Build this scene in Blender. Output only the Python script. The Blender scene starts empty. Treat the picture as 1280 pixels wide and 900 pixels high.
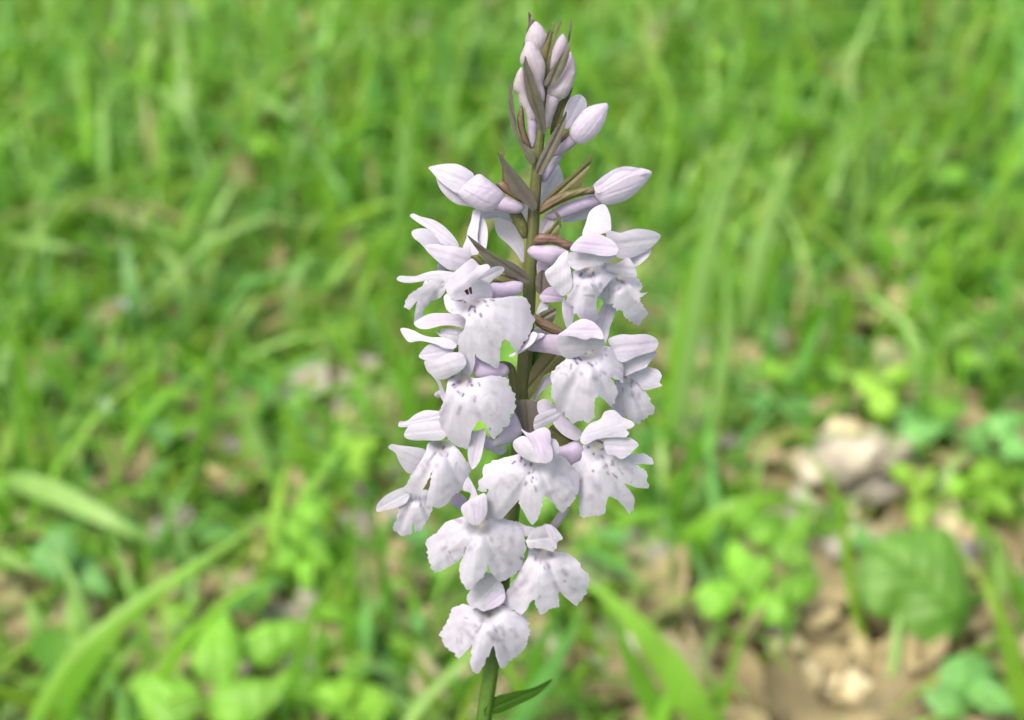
import bpy, math, random
import numpy as np
from mathutils import Vector
from mathutils.geometry import delaunay_2d_cdt

random.seed(7)
rng = np.random.default_rng(7)
SC = bpy.context.scene
COL = SC.collection

# ------------------------------------------------------------------ camera
CAM = np.array((0.0, 0.0, 0.385))
PITCH = math.radians(32.0)
HFOV = math.radians(34.0)
F = 640.0 / math.tan(HFOV / 2)          # focal length in pixels of a 1280 wide picture
DIST = 0.196                            # camera to the flower spike
cam = bpy.data.cameras.new("camera")
cam_o = bpy.data.objects.new("camera", cam)
COL.objects.link(cam_o)
cam_o.location = CAM
cam_o.rotation_euler = (math.pi / 2 - PITCH, 0, 0)
cam.sensor_width = 36.0
cam.sensor_fit = 'HORIZONTAL'
cam.angle_x = HFOV
cam.clip_start = 0.005
cam.clip_end = 800.0
cam.dof.use_dof = True
cam.dof.focus_distance = DIST - 0.005
cam.dof.aperture_fstop = 22.0
SC.camera = cam_o

# ------------------------------------------------------------------ world, sun, exposure
SUN_EL, SUN_AZ = math.radians(58), math.radians(-138)   # azimuth measured from +Y, clockwise
world = bpy.data.worlds.new("World")
SC.world = world
world.use_nodes = True
wn = world.node_tree.nodes
wl = world.node_tree.links
bg = wn["Background"]
sky = wn.new("ShaderNodeTexSky")
sky.sky_type = 'NISHITA'
sky.sun_disc = False
sky.sun_elevation = SUN_EL
sky.sun_rotation = SUN_AZ
sky.air_density = 1.0
sky.dust_density = 7.0
sky.ozone_density = 0.2
wl.new(sky.outputs[0], bg.inputs[0])
bg.inputs[1].default_value = 0.13
sun = bpy.data.lights.new("sun", 'SUN')
sun.energy = 1.5
sun.angle = math.radians(18)
sun.color = (1.0, 0.96, 0.89)
sun_o = bpy.data.objects.new("sun", sun)
COL.objects.link(sun_o)
sd = Vector((math.sin(SUN_AZ) * math.cos(SUN_EL), math.cos(SUN_AZ) * math.cos(SUN_EL), math.sin(SUN_EL)))
sun_o.rotation_euler = (-sd).to_track_quat('-Z', 'Y').to_euler()
SC.view_settings.view_transform = 'Standard'
SC.view_settings.look = 'None'
SC.view_settings.gamma = 1.0
SC.view_settings.use_curve_mapping = False
SC.view_settings.exposure = 1.3
SC.render.engine = 'CYCLES'
SC.cycles.use_denoising = True
SC.cycles.use_adaptive_sampling = True
SC.cycles.adaptive_threshold = 0.02
SC.cycles.max_bounces = 4
SC.cycles.diffuse_bounces = 3
SC.cycles.glossy_bounces = 1
SC.cycles.transmission_bounces = 3
SC.cycles.caustics_reflective = False
SC.cycles.caustics_refractive = False
SC.cycles.transparent_max_bounces = 4

# ------------------------------------------------------------------ geometry of the view
FWD = np.array((0, math.cos(PITCH), -math.sin(PITCH)))
UP = np.array((0, math.sin(PITCH), math.cos(PITCH)))
RT = np.array((1.0, 0, 0))


def ray(u, v):
    u = np.asarray(u, float); v = np.asarray(v, float)
    return (FWD + RT * ((u - 640) / F)[..., None] + UP * ((450 - v) / F)[..., None])


def gpoint(u, v, h=0.0):
    r = ray(u, v)
    t = (h - CAM[2]) / r[..., 2]
    return CAM + r * t[..., None]


PXM = DIST / F
LEAN = 0.28


def ppoint(u, v, d):
    """pixel + millimetres in front of the plane of the leaning stem -> world"""
    z = DIST - np.asarray(d) * 1e-3 + LEAN * (np.asarray(v) - 450) * PXM
    return CAM + ray(u, v) * z[..., None]


# ------------------------------------------------------------------ helpers
def new_obj(name, data, parent=None, loc=None):
    o = bpy.data.objects.new(name, data)
    COL.objects.link(o)
    if parent is not None:
        o.parent = parent
    if loc is not None:
        o.location = loc
    return o


def tag(o, label=None, cat=None, group=None, kind=None):
    if label: o["label"] = label
    if cat: o["category"] = cat
    if group: o["group"] = group
    if kind: o["kind"] = kind
    return o


def np_mesh(name, V, faces, mat, col=None, smooth=True):
    me = bpy.data.meshes.new(name)
    me.from_pydata([tuple(p) for p in V], [], faces)
    if smooth:
        me.polygons.foreach_set("use_smooth", np.ones(len(me.polygons), bool))
    if col is not None:
        a = me.color_attributes.new("tint", 'FLOAT_COLOR', 'POINT')
        c4 = np.ones((len(V), 4), np.float32); c4[:, :3] = col
        a.data.foreach_set("color", c4.ravel())
    me.materials.append(mat)
    me.update()
    return me


def big_mesh(name, V, Q, mat, col):
    """V (n,3), Q (m,4) quads, fast path"""
    me = bpy.data.meshes.new(name)
    me.vertices.add(len(V)); me.vertices.foreach_set("co", np.asarray(V, np.float32).ravel())
    k = Q.shape[1]
    me.loops.add(Q.size); me.loops.foreach_set("vertex_index", Q.astype(np.int32).ravel())
    me.polygons.add(len(Q))
    me.polygons.foreach_set("loop_start", np.arange(0, Q.size, k, dtype=np.int32))
    me.polygons.foreach_set("use_smooth", np.ones(len(Q), bool))
    a = me.color_attributes.new("tint", 'FLOAT_COLOR', 'POINT')
    c4 = np.ones((len(V), 4), np.float32); c4[:, :3] = col
    a.data.foreach_set("color", c4.ravel())
    me.materials.append(mat)
    me.update(calc_edges=True)
    me.validate()
    return me


def smooth_closed(pts, step):
    P = np.array(pts, float); n = len(P)
    out = []
    for i in range(n):
        p0, p1, p2, p3 = P[i - 1], P[i], P[(i + 1) % n], P[(i + 2) % n]
        m = max(2, int(np.linalg.norm(p2 - p1) / step) + 1)
        # centripetal-ish: limited tangents keep tips crisp
        t1 = (p2 - p0) * 0.5; t2 = (p3 - p1) * 0.5
        L = np.linalg.norm(p2 - p1)
        for t_ in (t1, t2):
            l_ = np.linalg.norm(t_)
            if l_ > 1.1 * L: t_ *= 1.1 * L / l_
        for k in range(m):
            t = k / m
            h00 = 2 * t**3 - 3 * t**2 + 1; h10 = t**3 - 2 * t**2 + t
            h01 = -2 * t**3 + 3 * t**2; h11 = t**3 - t**2
            out.append(h00 * p1 + h10 * t1 + h01 * p2 + h11 * t2)
    return np.array(out)


def smooth_open(pts, n):
    P = np.array(pts, float)
    seg = np.r_[0, np.cumsum(np.linalg.norm(np.diff(P[:, :2], axis=0), axis=1))]
    s = np.linspace(0, seg[-1], n)
    Q = np.c_[[np.interp(s, seg, P[:, k]) for k in range(P.shape[1])]].T
    for _ in range(max(1, n // 10)):
        Q[1:-1] = 0.25 * Q[:-2] + 0.5 * Q[1:-1] + 0.25 * Q[2:]
    return Q


def inside(poly, pts):
    x, y = pts[:, 0], pts[:, 1]
    c = np.zeros(len(pts), bool)
    j = len(poly) - 1
    for i in range(len(poly)):
        xi, yi = poly[i]; xj, yj = poly[j]
        if yi != yj:
            c ^= ((yi > y) != (yj > y)) & (x < (xj - xi) * (y - yi) / (yj - yi) + xi)
        j = i
    return c


def edge_dist(poly, pts):
    a = poly; b = np.roll(poly, -1, 0)
    ab = b - a
    L2 = (ab**2).sum(1) + 1e-12
    d = np.full(len(pts), 1e9)
    for i in range(len(a)):
        ap = pts - a[i]
        t = np.clip((ap @ ab[i]) / L2[i], 0, 1)
        q = ap - t[:, None] * ab[i]
        d = np.minimum(d, (q**2).sum(1))
    return np.sqrt(d)


def sheet(outline, step):
    """triangulate an outline with an even interior grid -> points, triangles, distance to the edge"""
    poly = smooth_closed(outline, step)
    lo, hi = poly.min(0), poly.max(0)
    gx = np.arange(lo[0], hi[0] + step, step); gy = np.arange(lo[1], hi[1] + step, step * 0.87)
    X, Y = np.meshgrid(gx, gy)
    X[1::2] += step / 2
    g = np.c_[X.ravel(), Y.ravel()]
    g += rng.uniform(-0.12, 0.12, g.shape) * step
    g = g[inside(poly, g)]
    if len(g):
        g = g[edge_dist(poly, g) > 0.45 * step]
    pts = [Vector(p) for p in poly] + [Vector(p) for p in g]
    n = len(poly)
    vs, es, fs, *_ = delaunay_2d_cdt(pts, [], [list(range(n))], 1, 1e-6)
    V = np.array([(p[0], p[1]) for p in vs])
    return V, [tuple(f) for f in fs], edge_dist(poly, V)


def swell(V, T, D, it=160):
    """soap-film height over the outline, 0 on the rim, 1 at the crown"""
    T = np.array(T)
    a = np.r_[T[:, 0], T[:, 1], T[:, 2], T[:, 1], T[:, 2], T[:, 0]]; b = np.r_[T[:, 1], T[:, 2], T[:, 0], T[:, 0], T[:, 1], T[:, 2]]
    n = len(V); deg = np.bincount(a, minlength=n).astype(float); deg[deg == 0] = 1
    h = D * (2 * D.max() - D) * 0.5
    free = D > 1e-4
    src = np.mean(D[free]) * 0 + 1.0
    e2 = np.bincount(a, ((V[a] - V[b]) ** 2).sum(1), minlength=n) / deg
    for _ in range(it):
        h = np.where(free, np.bincount(a, h[b], minlength=n) / deg + 0.25 * e2, 0)
    return h / max(h.max(), 1e-9)


def snoise(p, seed=0, f=1.0):
    """cheap smooth noise, sum of sines"""
    r = np.random.default_rng(seed)
    o = np.zeros(len(p))
    for k in range(6):
        w = r.normal(0, 1, 2) * f * (0.6 + 0.35 * k)
        o += np.sin(p @ w + r.uniform(0, 6.28)) / (1 + 0.4 * k)
    return o / 3.0


# ------------------------------------------------------------------ materials
def mat_new(name):
    m = bpy.data.materials.new(name); m.use_nodes = True
    nt = m.node_tree
    for n in list(nt.nodes): nt.nodes.remove(n)
    return m, nt.nodes, nt.links


def leafy(name, rough, spec, transl, scale, var, bump, bscale, sheen=0.0, tcol=(1, 1, 1)):
    m, N, L = mat_new(name)
    out = N.new("ShaderNodeOutputMaterial")
    at = N.new("ShaderNodeAttribute"); at.attribute_name = "tint"
    tc = N.new("ShaderNodeTexCoord")
    no = N.new("ShaderNodeTexNoise"); no.inputs["Scale"].default_value = scale; no.inputs["Detail"].default_value = 5
    L.new(tc.outputs["Object"], no.inputs["Vector"])
    mr = N.new("ShaderNodeMapRange"); mr.inputs[3].default_value = 1 - var; mr.inputs[4].default_value = 1 + var
    mr.inputs[1].default_value = 0.25; mr.inputs[2].default_value = 0.75
    L.new(no.outputs[0], mr.inputs[0])
    mx = N.new("ShaderNodeVectorMath"); mx.operation = 'SCALE'
    L.new(at.outputs["Color"], mx.inputs[0]); L.new(mr.outputs[0], mx.inputs["Scale"])
    b = N.new("ShaderNodeBsdfPrincipled")
    b.inputs["Roughness"].default_value = rough
    b.inputs["Specular IOR Level"].default_value = spec
    if sheen: b.inputs["Sheen Weight"].default_value = sheen
    L.new(mx.outputs[0], b.inputs["Base Color"])
    n2 = N.new("ShaderNodeTexNoise"); n2.inputs["Scale"].default_value = bscale; n2.inputs["Detail"].default_value = 3
    L.new(tc.outputs["Object"], n2.inputs["Vector"])
    bp = N.new("ShaderNodeBump"); bp.inputs["Strength"].default_value = bump; bp.inputs["Distance"].default_value = 0.0004
    L.new(n2.outputs[0], bp.inputs["Height"]); L.new(bp.outputs[0], b.inputs["Normal"])
    if transl:
        t = N.new("ShaderNodeBsdfTranslucent")
        tm = N.new("ShaderNodeVectorMath"); tm.operation = 'MULTIPLY'; tm.inputs[1].default_value = tcol
        L.new(mx.outputs[0], tm.inputs[0]); L.new(tm.outputs[0], t.inputs[0])
        ms = N.new("ShaderNodeMixShader"); ms.inputs[0].default_value = transl
        L.new(b.outputs[0], ms.inputs[1]); L.new(t.outputs[0], ms.inputs[2]); L.new(ms.outputs[0], out.inputs[0])
    else:
        L.new(b.outputs[0], out.inputs[0])
    return m


M_PETAL = leafy("petal", 0.45, 0.35, 0.58, 1800, 0.04, 0.3, 7000, 0.15)
M_BRACT = leafy("bract", 0.5, 0.25, 0.10, 900, 0.12, 0.2, 4200)
M_STEM = leafy("stem", 0.42, 0.4, 0.0, 700, 0.12, 0.2, 2600)
M_GRASS = leafy("grass", 0.45, 0.45, 0.5, 60, 0.16, 0.2, 700, 0, (1.1, 1.2, 0.7))
M_LEAF = leafy("broad_leaf", 0.5, 0.4, 0.35, 90, 0.14, 0.5, 400, 0, (1.1, 1.2, 0.7))
M_DEAD = leafy("dead_leaf", 0.8, 0.2, 0.08, 120, 0.3, 0.5, 500)
M_WOOD = leafy("weathered_wood", 0.85, 0.2, 0.0, 140, 0.3, 0.9, 600)


def ground_mat():
    m, N, L = mat_new("forest_floor")
    out = N.new("ShaderNodeOutputMaterial"); b = N.new("ShaderNodeBsdfPrincipled")
    b.inputs["Roughness"].default_value = 0.95
    geo = N.new("ShaderNodeNewGeometry")
    n1 = N.new("ShaderNodeTexNoise"); n1.inputs["Scale"].default_value = 38; n1.inputs["Detail"].default_value = 8
    L.new(geo.outputs["Position"], n1.inputs["Vector"])
    cr = N.new("ShaderNodeValToRGB")
    e = cr.color_ramp.elements
    e[0].position = 0.3; e[0].color = (0.035, 0.024, 0.013, 1)
    e[1].position = 0.72; e[1].color = (0.16, 0.125, 0.07, 1)
    L.new(n1.outputs[0], cr.inputs[0])
    n2 = N.new("ShaderNodeTexNoise"); n2.inputs["Scale"].default_value = 9; n2.inputs["Detail"].default_value = 6
    L.new(geo.outputs["Position"], n2.inputs["Vector"])
    cr2 = N.new("ShaderNodeValToRGB")
    cr2.color_ramp.elements[0].position = 0.26; cr2.color_ramp.elements[1].position = 0.44
    L.new(n2.outputs[0], cr2.inputs[0])
    mx = N.new("ShaderNodeMix"); mx.data_type = 'RGBA'
    L.new(cr2.outputs[0], mx.inputs[0]); L.new(cr.outputs[0], mx.inputs[6]); mx.inputs[7].default_value = (0.10, 0.175, 0.022, 1)
    L.new(mx.outputs[2], b.inputs["Base Color"])
    bp = N.new("ShaderNodeBump"); bp.inputs["Strength"].default_value = 0.8; bp.inputs["Distance"].default_value = 0.01
    L.new(n1.outputs[0], bp.inputs["Height"]); L.new(bp.outputs[0], b.inputs["Normal"])
    L.new(b.outputs[0], out.inputs[0])
    return m


# ------------------------------------------------------------------ ground
def ground():
    # fine sheet near the plant, coarse rings out to the horizon, all one mesh
    rad = np.r_[np.linspace(0.05, 3, 60), np.geomspace(3.2, 300, 30)]
    na = 128
    V = [(0, 0.6, 0)]
    for r in rad:
        for k in range(na):
            a = 2 * math.pi * k / na
            x, y = r * math.cos(a), 0.6 + r * math.sin(a)
            V.append((x, y, 0))
    V = np.array(V)
    n = snoise(V[:, :2], 3, 6.0) * 0.006 + snoise(V[:, :2], 4, 0.5) * 0.05 * np.clip((np.hypot(V[:, 0], V[:, 1]) - 2) / 6, 0, 4)
    V[:, 2] = n - 0.006
    faces = [(0, 1 + k, 1 + (k + 1) % na) for k in range(na)]
    for i in range(len(rad) - 1):
        a0 = 1 + i * na; b0 = a0 + na
        for k in range(na):
            k2 = (k + 1) % na
            faces.append((a0 + k, b0 + k, b0 + k2, a0 + k2))
    o = new_obj("ground", np_mesh("ground", V, faces, ground_mat()))
    tag(o, "brown woodland floor under the grass", "ground", kind="structure")


ground()

# ------------------------------------------------------------------ the orchid
WHITE = np.array((0.64, 0.628, 0.715)); LILAC = np.array((0.56, 0.485, 0.645)); SPUR = np.array((0.45, 0.37, 0.55))
CREAM = np.array((0.56, 0.51, 0.56)); MARK = np.array((0.10, 0.04, 0.17))
BRACT = np.array((0.078, 0.084, 0.050)); BRACTP = np.array((0.094, 0.073, 0.081)); OLIVE = np.array((0.085, 0.10, 0.030))
BROWN = np.array((0.125, 0.073, 0.060)); GREEN = np.array((0.045, 0.105, 0.012))

base_g = gpoint(np.array(596.), np.array(1500.))
base_g = np.array((-0.004, 0.150, 0.0))
orchid = new_obj("orchid_plant", None, loc=base_g)
tag(orchid, "pale lilac spotted orchid spike standing upright in the grass", "orchid")

WIN = dict(A=(600, 15), B=(520, 150), C=(640, 150), D=(490, 255), E=(640, 255), F=(490, 345), G=(645, 345), H=(490, 430),
           I=(645, 430), J=(465, 530), K=(580, 510), L=(660, 510), M=(520, 620), N=(600, 640), O=(530, 715), P=(0, 0))


def win(w, pts):
    s = 1.0 if w == 'P' else 0.15
    ox, oy = WIN[w]
    return [(ox + x * s, oy + y * s) for x, y in pts]


seed_ct = [100]


def tissue(name, parent, w, pts, d, kind='petal', tilt=(0, 0), dome=0.6, thick=0.22, col='W', throat=None, curl=0.0, ruffle=0.25,
           marks=None, cren=0.0, step=None, vein=0.05, mat=None, axis=None):
    """one piece of the flower: outline in the picture, its own depth (mm), slope, bulge and thickness"""
    seed_ct[0] += 1; sd_ = seed_ct[0]
    out = np.array(win(w, pts))
    area_span = np.ptp(out, axis=0)
    if step is None:
        step = 1.35 if kind == 'lip' else max(0.9, min(1.5, area_span.min() / 9))
    if cren:
        o2 = smooth_closed(out, 2.6)
        c0 = o2.mean(0); r_ = np.random.default_rng(sd_)
        nrm = o2 - c0; nrm /= np.linalg.norm(nrm, axis=1)[:, None] + 1e-9
        j = r_.normal(0, 1, len(o2)); j = 0.8 * j + 0.2 * np.roll(j, 1)
        tv_ = np.array(win(w, [throat]))[0] if throat else c0
        away = np.clip(np.linalg.norm(o2 - tv_, axis=1) / (0.5 * area_span.max()), 0, 1) ** 2
        o2 = o2 + nrm * (j * cren * 3.0 * away)[:, None]
        V, T, D = sheet(o2, step)
    else:
        V, T, D = sheet(out, step)
    c = V.mean(0)
    wmax = max(D.max(), 1e-3)
    span = 0.5 * area_span.max()
    s = np.clip(D / wmax, 0, 1)
    q = (V - c) / span
    dz = d + tilt[0] * q[:, 0] + tilt[1] * q[:, 1]
    film = swell(V, T, D) if kind != 'lip' else None
    dz += (0.22 * dome * film) if kind != 'lip' else dome * (1 - (q ** 2).sum(1))
    dz += 0.015 * snoise(V, sd_ + 31, 0.25)
    mark = np.zeros(len(V)); vpig = np.zeros(len(V))
    if kind == 'lip':
        t = np.array(win(w, [throat]))[0]
        e = V - t
        r = np.linalg.norm(e, axis=1); th = np.arctan2(e[:, 0], e[:, 1])
        rn = r / r.max()
        ph = (sd_ * 1.7) % 6.28
        dz += -curl * rn ** 2.2
        dz += 1.5 * ruffle * np.sin(4.2 * th + ph) * rn ** 1.5 + 0.6 * ruffle * np.sin(9 * th + 2 * ph) * rn ** 2
        dz += 0.1 * snoise(V, sd_ + 55, 0.12) * np.clip(rn * 2, 0, 1)
        at_ = np.abs(th)
        dz -= 0.38 * np.exp(-((at_ - 0.42) / 0.13) ** 2) * np.clip(rn * 1.4, 0, 1)      # creases beside the middle lobe
        dz -= 0.8 * np.clip(at_ / 1.5, 0, 1.2) ** 2 * rn                                # side lobes swept back
        dz += 0.22 * np.exp(-((at_ - 0.85) / 0.2) ** 2) * rn
        dz += 0.28 * vein * np.sin(34 * th + 2.0 * np.sin(3 * th)) * np.clip(rn * 1.6, 0, 1) * (1 - 0.4 * rn)
        dz -= 2.2 * np.exp(-(r / (0.15 * r.max())) ** 2)           # the throat goes in
        dz += 0.35 * np.exp(-((e[:, 0] / 9) ** 2)) * np.clip(1 - np.abs(rn - 0.35) / 0.35, 0, 1)
        # pigment: dashes that radiate from the throat, faint loops further out
        rr = np.random.default_rng(sd_ + 5)
        strokes = []
        for k in range(3 if marks else 7):
            a = rr.normal(0, 0.75); r0 = rr.uniform(0.10, 0.36) * r.max(); ln = rr.uniform(2, 5)
            p = t + r0 * np.array((math.sin(a), math.cos(a))); a2 = a + rr.normal(0, 0.5)
            strokes.append((p, p + ln * np.array((math.sin(a2), math.cos(a2))), rr.uniform(0.7, 1.2), rr.uniform(0.2, 0.7)))
        for sgn in (-1, 1):                                        # broken loops on the side lobes
            cx = t + np.array((sgn * 0.36, 0.42)) * r.max()
            for R0 in (0.19, 0.11):
                st0 = rr.uniform(0, 6.28)
                for k in range(18):
                    if rr.uniform() < 0.3: continue
                    a = k / 18 * 6.28; a3 = (k + 1) / 18 * 6.28; R_ = R0 * r.max() * (1 + 0.12 * math.sin(2 * a + st0))
                    p = cx + R_ * np.array((0.8 * math.cos(a), 1.15 * math.sin(a))); p2 = cx + R_ * np.array((0.8 * math.cos(a3), 1.15 * math.sin(a3)))
                    strokes.append((p, p2, rr.uniform(1.2, 2.6), rr.uniform(0.08, 0.32) * (0.6 + 0.4 * math.sin(a + st0))))
        if marks:
            mw, ml = marks
            for (x0, y0, x1, y1, wd, st) in ml:
                a_, b_ = win(mw, [(x0, y0), (x1, y1)])
                strokes.append((np.array(a_), np.array(b_), max(1.15, wd * 0.165), min(1.0, st * 1.12)))
        for p, qv, wd, st in strokes:
            ab = qv - p; ap = V - p
            tt = np.clip((ap @ ab) / (ab @ ab + 1e-9), 0, 1)
            dd = np.linalg.norm(ap - tt[:, None] * ab, axis=1)
            wd2 = wd * (1.0 if wd < 1.75 else 1.45)
            mark = np.maximum(mark, st * (1.0 if wd < 1.75 else 0.75) * np.exp(-(dd / wd2) ** 2) * (0.8 + 0.2 * tt))
        mark *= np.clip(1.1 + 0.4 * snoise(V, sd_ + 9, 0.8), 0.35, 1.15)
        vpig = 0.05 * np.clip(np.sin(30 * th + 2.0 * np.sin(3 * th) + 3 * rn * np.sin(7 * th)), 0, 1) ** 3 * np.clip(rn * 2.2, 0, 1) * np.clip(1.3 - rn, 0, 1)
    elif kind in ('petal', 'bract'):
        # lengthwise veins along the longest axis
        u_, s_, vt = np.linalg.svd(V - c, full_matrices=False)
        across = (V - c) @ vt[1]; along = (V - c) @ vt[0]
        dz += vein * 0.12 * np.sin(across * 1.5 + 0.02 * along)
        vpig = 0.06 * np.clip(np.sin(across * 1.25 + 0.3 * snoise(V, sd_ + 3, 0.1)), 0, 1) ** 3
        if kind == 'bract':
            dz -= 0.22 * np.exp(-(across / 1.6) ** 2) * (1 - 0.0 * along)
        dz += ruffle * 0.5 * snoise(V, sd_, 0.06)
        rb = np.random.default_rng(sd_ + 900)
        if kind == 'petal':
            al = along / (np.abs(along).max() + 1e-6); ac = across / (np.abs(across).max() + 1e-6)
            dz += rb.uniform(-0.5, 0.3) * al ** 2 + rb.normal(0, 0.22) * ac + rb.uniform(-0.1, 0.28) * ac ** 2
            dz -= rb.uniform(0.02, 0.10) * np.exp(-(ac / 0.14) ** 2)
    # thickness: thin lens for petals, full volume for buds, spurs, ovaries
    if kind in ('bud', 'spur', 'ovary'):
        full = wmax * PXM * 1000
        h = full * np.sqrt(np.clip(film, 0, 1)) * (0.95 if kind != 'bud' else 0.85)
        dz = d + tilt[0] * q[:, 0] + tilt[1] * q[:, 1] + 0.05 * snoise(V, sd_, 0.3)
        if kind == 'ovary':
            u_, s_, vt = np.linalg.svd(V - c, full_matrices=False)
            h *= 1 + 0.09 * np.sin(((V - c) @ vt[1]) * 1.3 + ((V - c) @ vt[0]) * 0.22)
        if kind == 'bud':
            u_, s_, vt = np.linalg.svd(V - c, full_matrices=False)
            al_ = (V - c) @ vt[0]; ac_ = (V - c) @ vt[1]
            aln = al_ / np.abs(al_).max()
            for off in (0.34, -0.30):
                line = off * np.abs(ac_).max() * np.sqrt(np.clip(1 - aln ** 2, 0, 1)) * (1 + 0.2 * np.sin(3 * aln))
                g_ = np.exp(-((ac_ - line) / 0.9) ** 2)
                h *= 1 - 0.05 * g_ + 0.03 * np.exp(-((ac_ - line - 2.2) / 1.4) ** 2)
                mark = np.maximum(mark, 0.05 * g_)
    else:
        h = np.full(len(V), 0.05)
    # colour of the tissue itself
    n1 = snoise(V, sd_ + 77, 0.05)[:, None]; n2 = snoise(V, sd_ + 78, 0.35)[:, None]
    rim = (1 - s)[:, None]
    if col == 'W':
        cc = WHITE * (1 + 0.02 * n1) + (LILAC - WHITE) * np.clip(0.06 + 0.14 * n1 + 0.10 * rim, 0, 0.5)
    elif col == 'L':
        cc = WHITE + (LILAC - WHITE) * np.clip(0.58 + 0.3 * n1 - 0.25 * rim, 0, 1)
    elif col == 'S':
        cc = LILAC + (SPUR - LILAC) * np.clip(-0.15 + 0.5 * n1 + 0.2 * rim, -0.6, 0.8)
    elif col == 'C':
        cc = CREAM + (LILAC - CREAM) * np.clip(0.25 + 0.3 * n1, 0, 1)
    elif col == 'B':
        cc = BRACT + (BRACTP - BRACT) * np.clip(0.4 + 0.4 * n1 + 0.5 * (rim - 0.5), 0, 1)
    elif col == 'O':
        cc = OLIVE * (1 + 0.15 * n1) + (BROWN - OLIVE) * np.clip(0.2 + 0.3 * n1, 0, 1)
    elif col == 'R':
        cc = BROWN + (OLIVE - BROWN) * np.clip(0.3 + 0.4 * n1, 0, 1)
    elif col == 'H':
        cc = np.array((0.10, 0.23, 0.025)) * np.ones((len(V), 1))
    elif col == 'K':
        cc = np.array((0.10, 0.02, 0.035)) * np.ones((len(V), 1))
    else:
        cc = GREEN * np.ones((len(V), 1)) * (1 + 0.15 * n1)
    cc = cc * (1 + 0.03 * n2)
    if col in 'WLCS':
        n3 = snoise(V, sd_ + 79, 0.17)[:, None]; n4 = snoise(V, sd_ + 80, 0.7)[:, None]
        cc = cc * (1 + 0.035 * n3 + 0.03 * n4)
        blot = np.clip(n3 + 0.4 * n4 - 0.45, 0, 1) * (0.26 if kind == 'lip' else 0.12)
        cc = cc + (np.array((0.36, 0.31, 0.47)) - cc) * blot
    if kind == 'lip':
        edge_t = np.clip((rn - 0.4) * 1.3, 0, 1)[:, None] * (0.6 + 0.4 * n1)
        cc = cc * np.array((1.0, 1.012, 1.0)) + (LILAC * 1.06 - cc) * 0.5 * np.clip(edge_t, 0, 1)
        cc = cc + (np.array((0.42, 0.43, 0.27)) - cc) * (0.55 * np.exp(-(r / (0.11 * r.max())) ** 2))[:, None]
    cc = cc * (1 - vpig[:, None] * np.array((1.0, 1.25, 0.6)))
    cc = cc + (MARK - cc) * np.clip(mark, 0, 0.95)[:, None]
    if mat is None:
        mat = M_BRACT if col in 'BORGK' else M_PETAL
    # front and back skins share the rim
    rimv = D < 1e-4
    idx_b = np.arange(len(V)); nb = len(V)
    back_src = np.where(~rimv)[0]
    idx_b[back_src] = nb + np.arange(len(back_src))
    W3 = np.r_[ppoint(V[:, 0], V[:, 1], dz + h), ppoint(V[back_src, 0], V[back_src, 1], (dz - h)[back_src])]
    CC = np.r_[cc, cc[back_src]]
    # picture y points down, so a ccw triangle in the picture faces away: flip the front
    e1 = np.array([0.0])
    f0 = T[0]
    a, b, c_ = V[f0[0]], V[f0[1]], V[f0[2]]
    ccw = (b[0] - a[0]) * (c_[1] - a[1]) - (b[1] - a[1]) * (c_[0] - a[0]) > 0
    faces = []
    if kind not in ('bud', 'spur', 'ovary'):
        # thin sheet: two skins and a narrow rim with its own vertices, so the edge stays crisp
        front = ppoint(V[:, 0], V[:, 1], dz + h); back = ppoint(V[:, 0], V[:, 1], dz - h)
        ecount = {}
        for f in T:
            for i in range(3):
                e_ = (f[i], f[(i + 1) % 3])
                ecount[e_] = 1
        border = [e_ for e_ in ecount if (e_[1], e_[0]) not in ecount]
        W3 = np.r_[front, back]; CC = np.r_[cc, cc]
        rim_i = sorted({i for e_ in border for i in e_}); rm = {v_: k_ for k_, v_ in enumerate(rim_i)}
        W3 = np.r_[W3, front[rim_i], back[rim_i]]; CC = np.r_[CC, cc[rim_i], cc[rim_i]]
        o1 = 2 * nb; o2_ = o1 + len(rim_i)
        for f in T:
            ff = f[::-1] if ccw else f
            faces.append(tuple(ff)); faces.append(tuple(i + nb for i in ff[::-1]))
        for a_, b_ in border:
            qd = (o1 + rm[a_], o2_ + rm[a_], o2_ + rm[b_], o1 + rm[b_])
            faces.append(qd if not ccw else qd[::-1])
    else:
        for f in T:
            ff = f[::-1] if ccw else f
            faces.append(tuple(ff)); faces.append(tuple(int(idx_b[i]) for i in ff[::-1]))
    org = np.array(parent["org"]) if "org" in parent else base_g
    return new_obj(name, np_mesh(name, W3 - org, faces, mat, CC), parent)


def part_empty(name, u, v, d):
    p = ppoint(np.array(float(u)), np.array(float(v)), np.array(float(d)))
    e = new_obj(name, None, orchid, p - base_g)
    e["org"] = [float(x) for x in p]
    e.empty_display_size = 0.002
    return e


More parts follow.
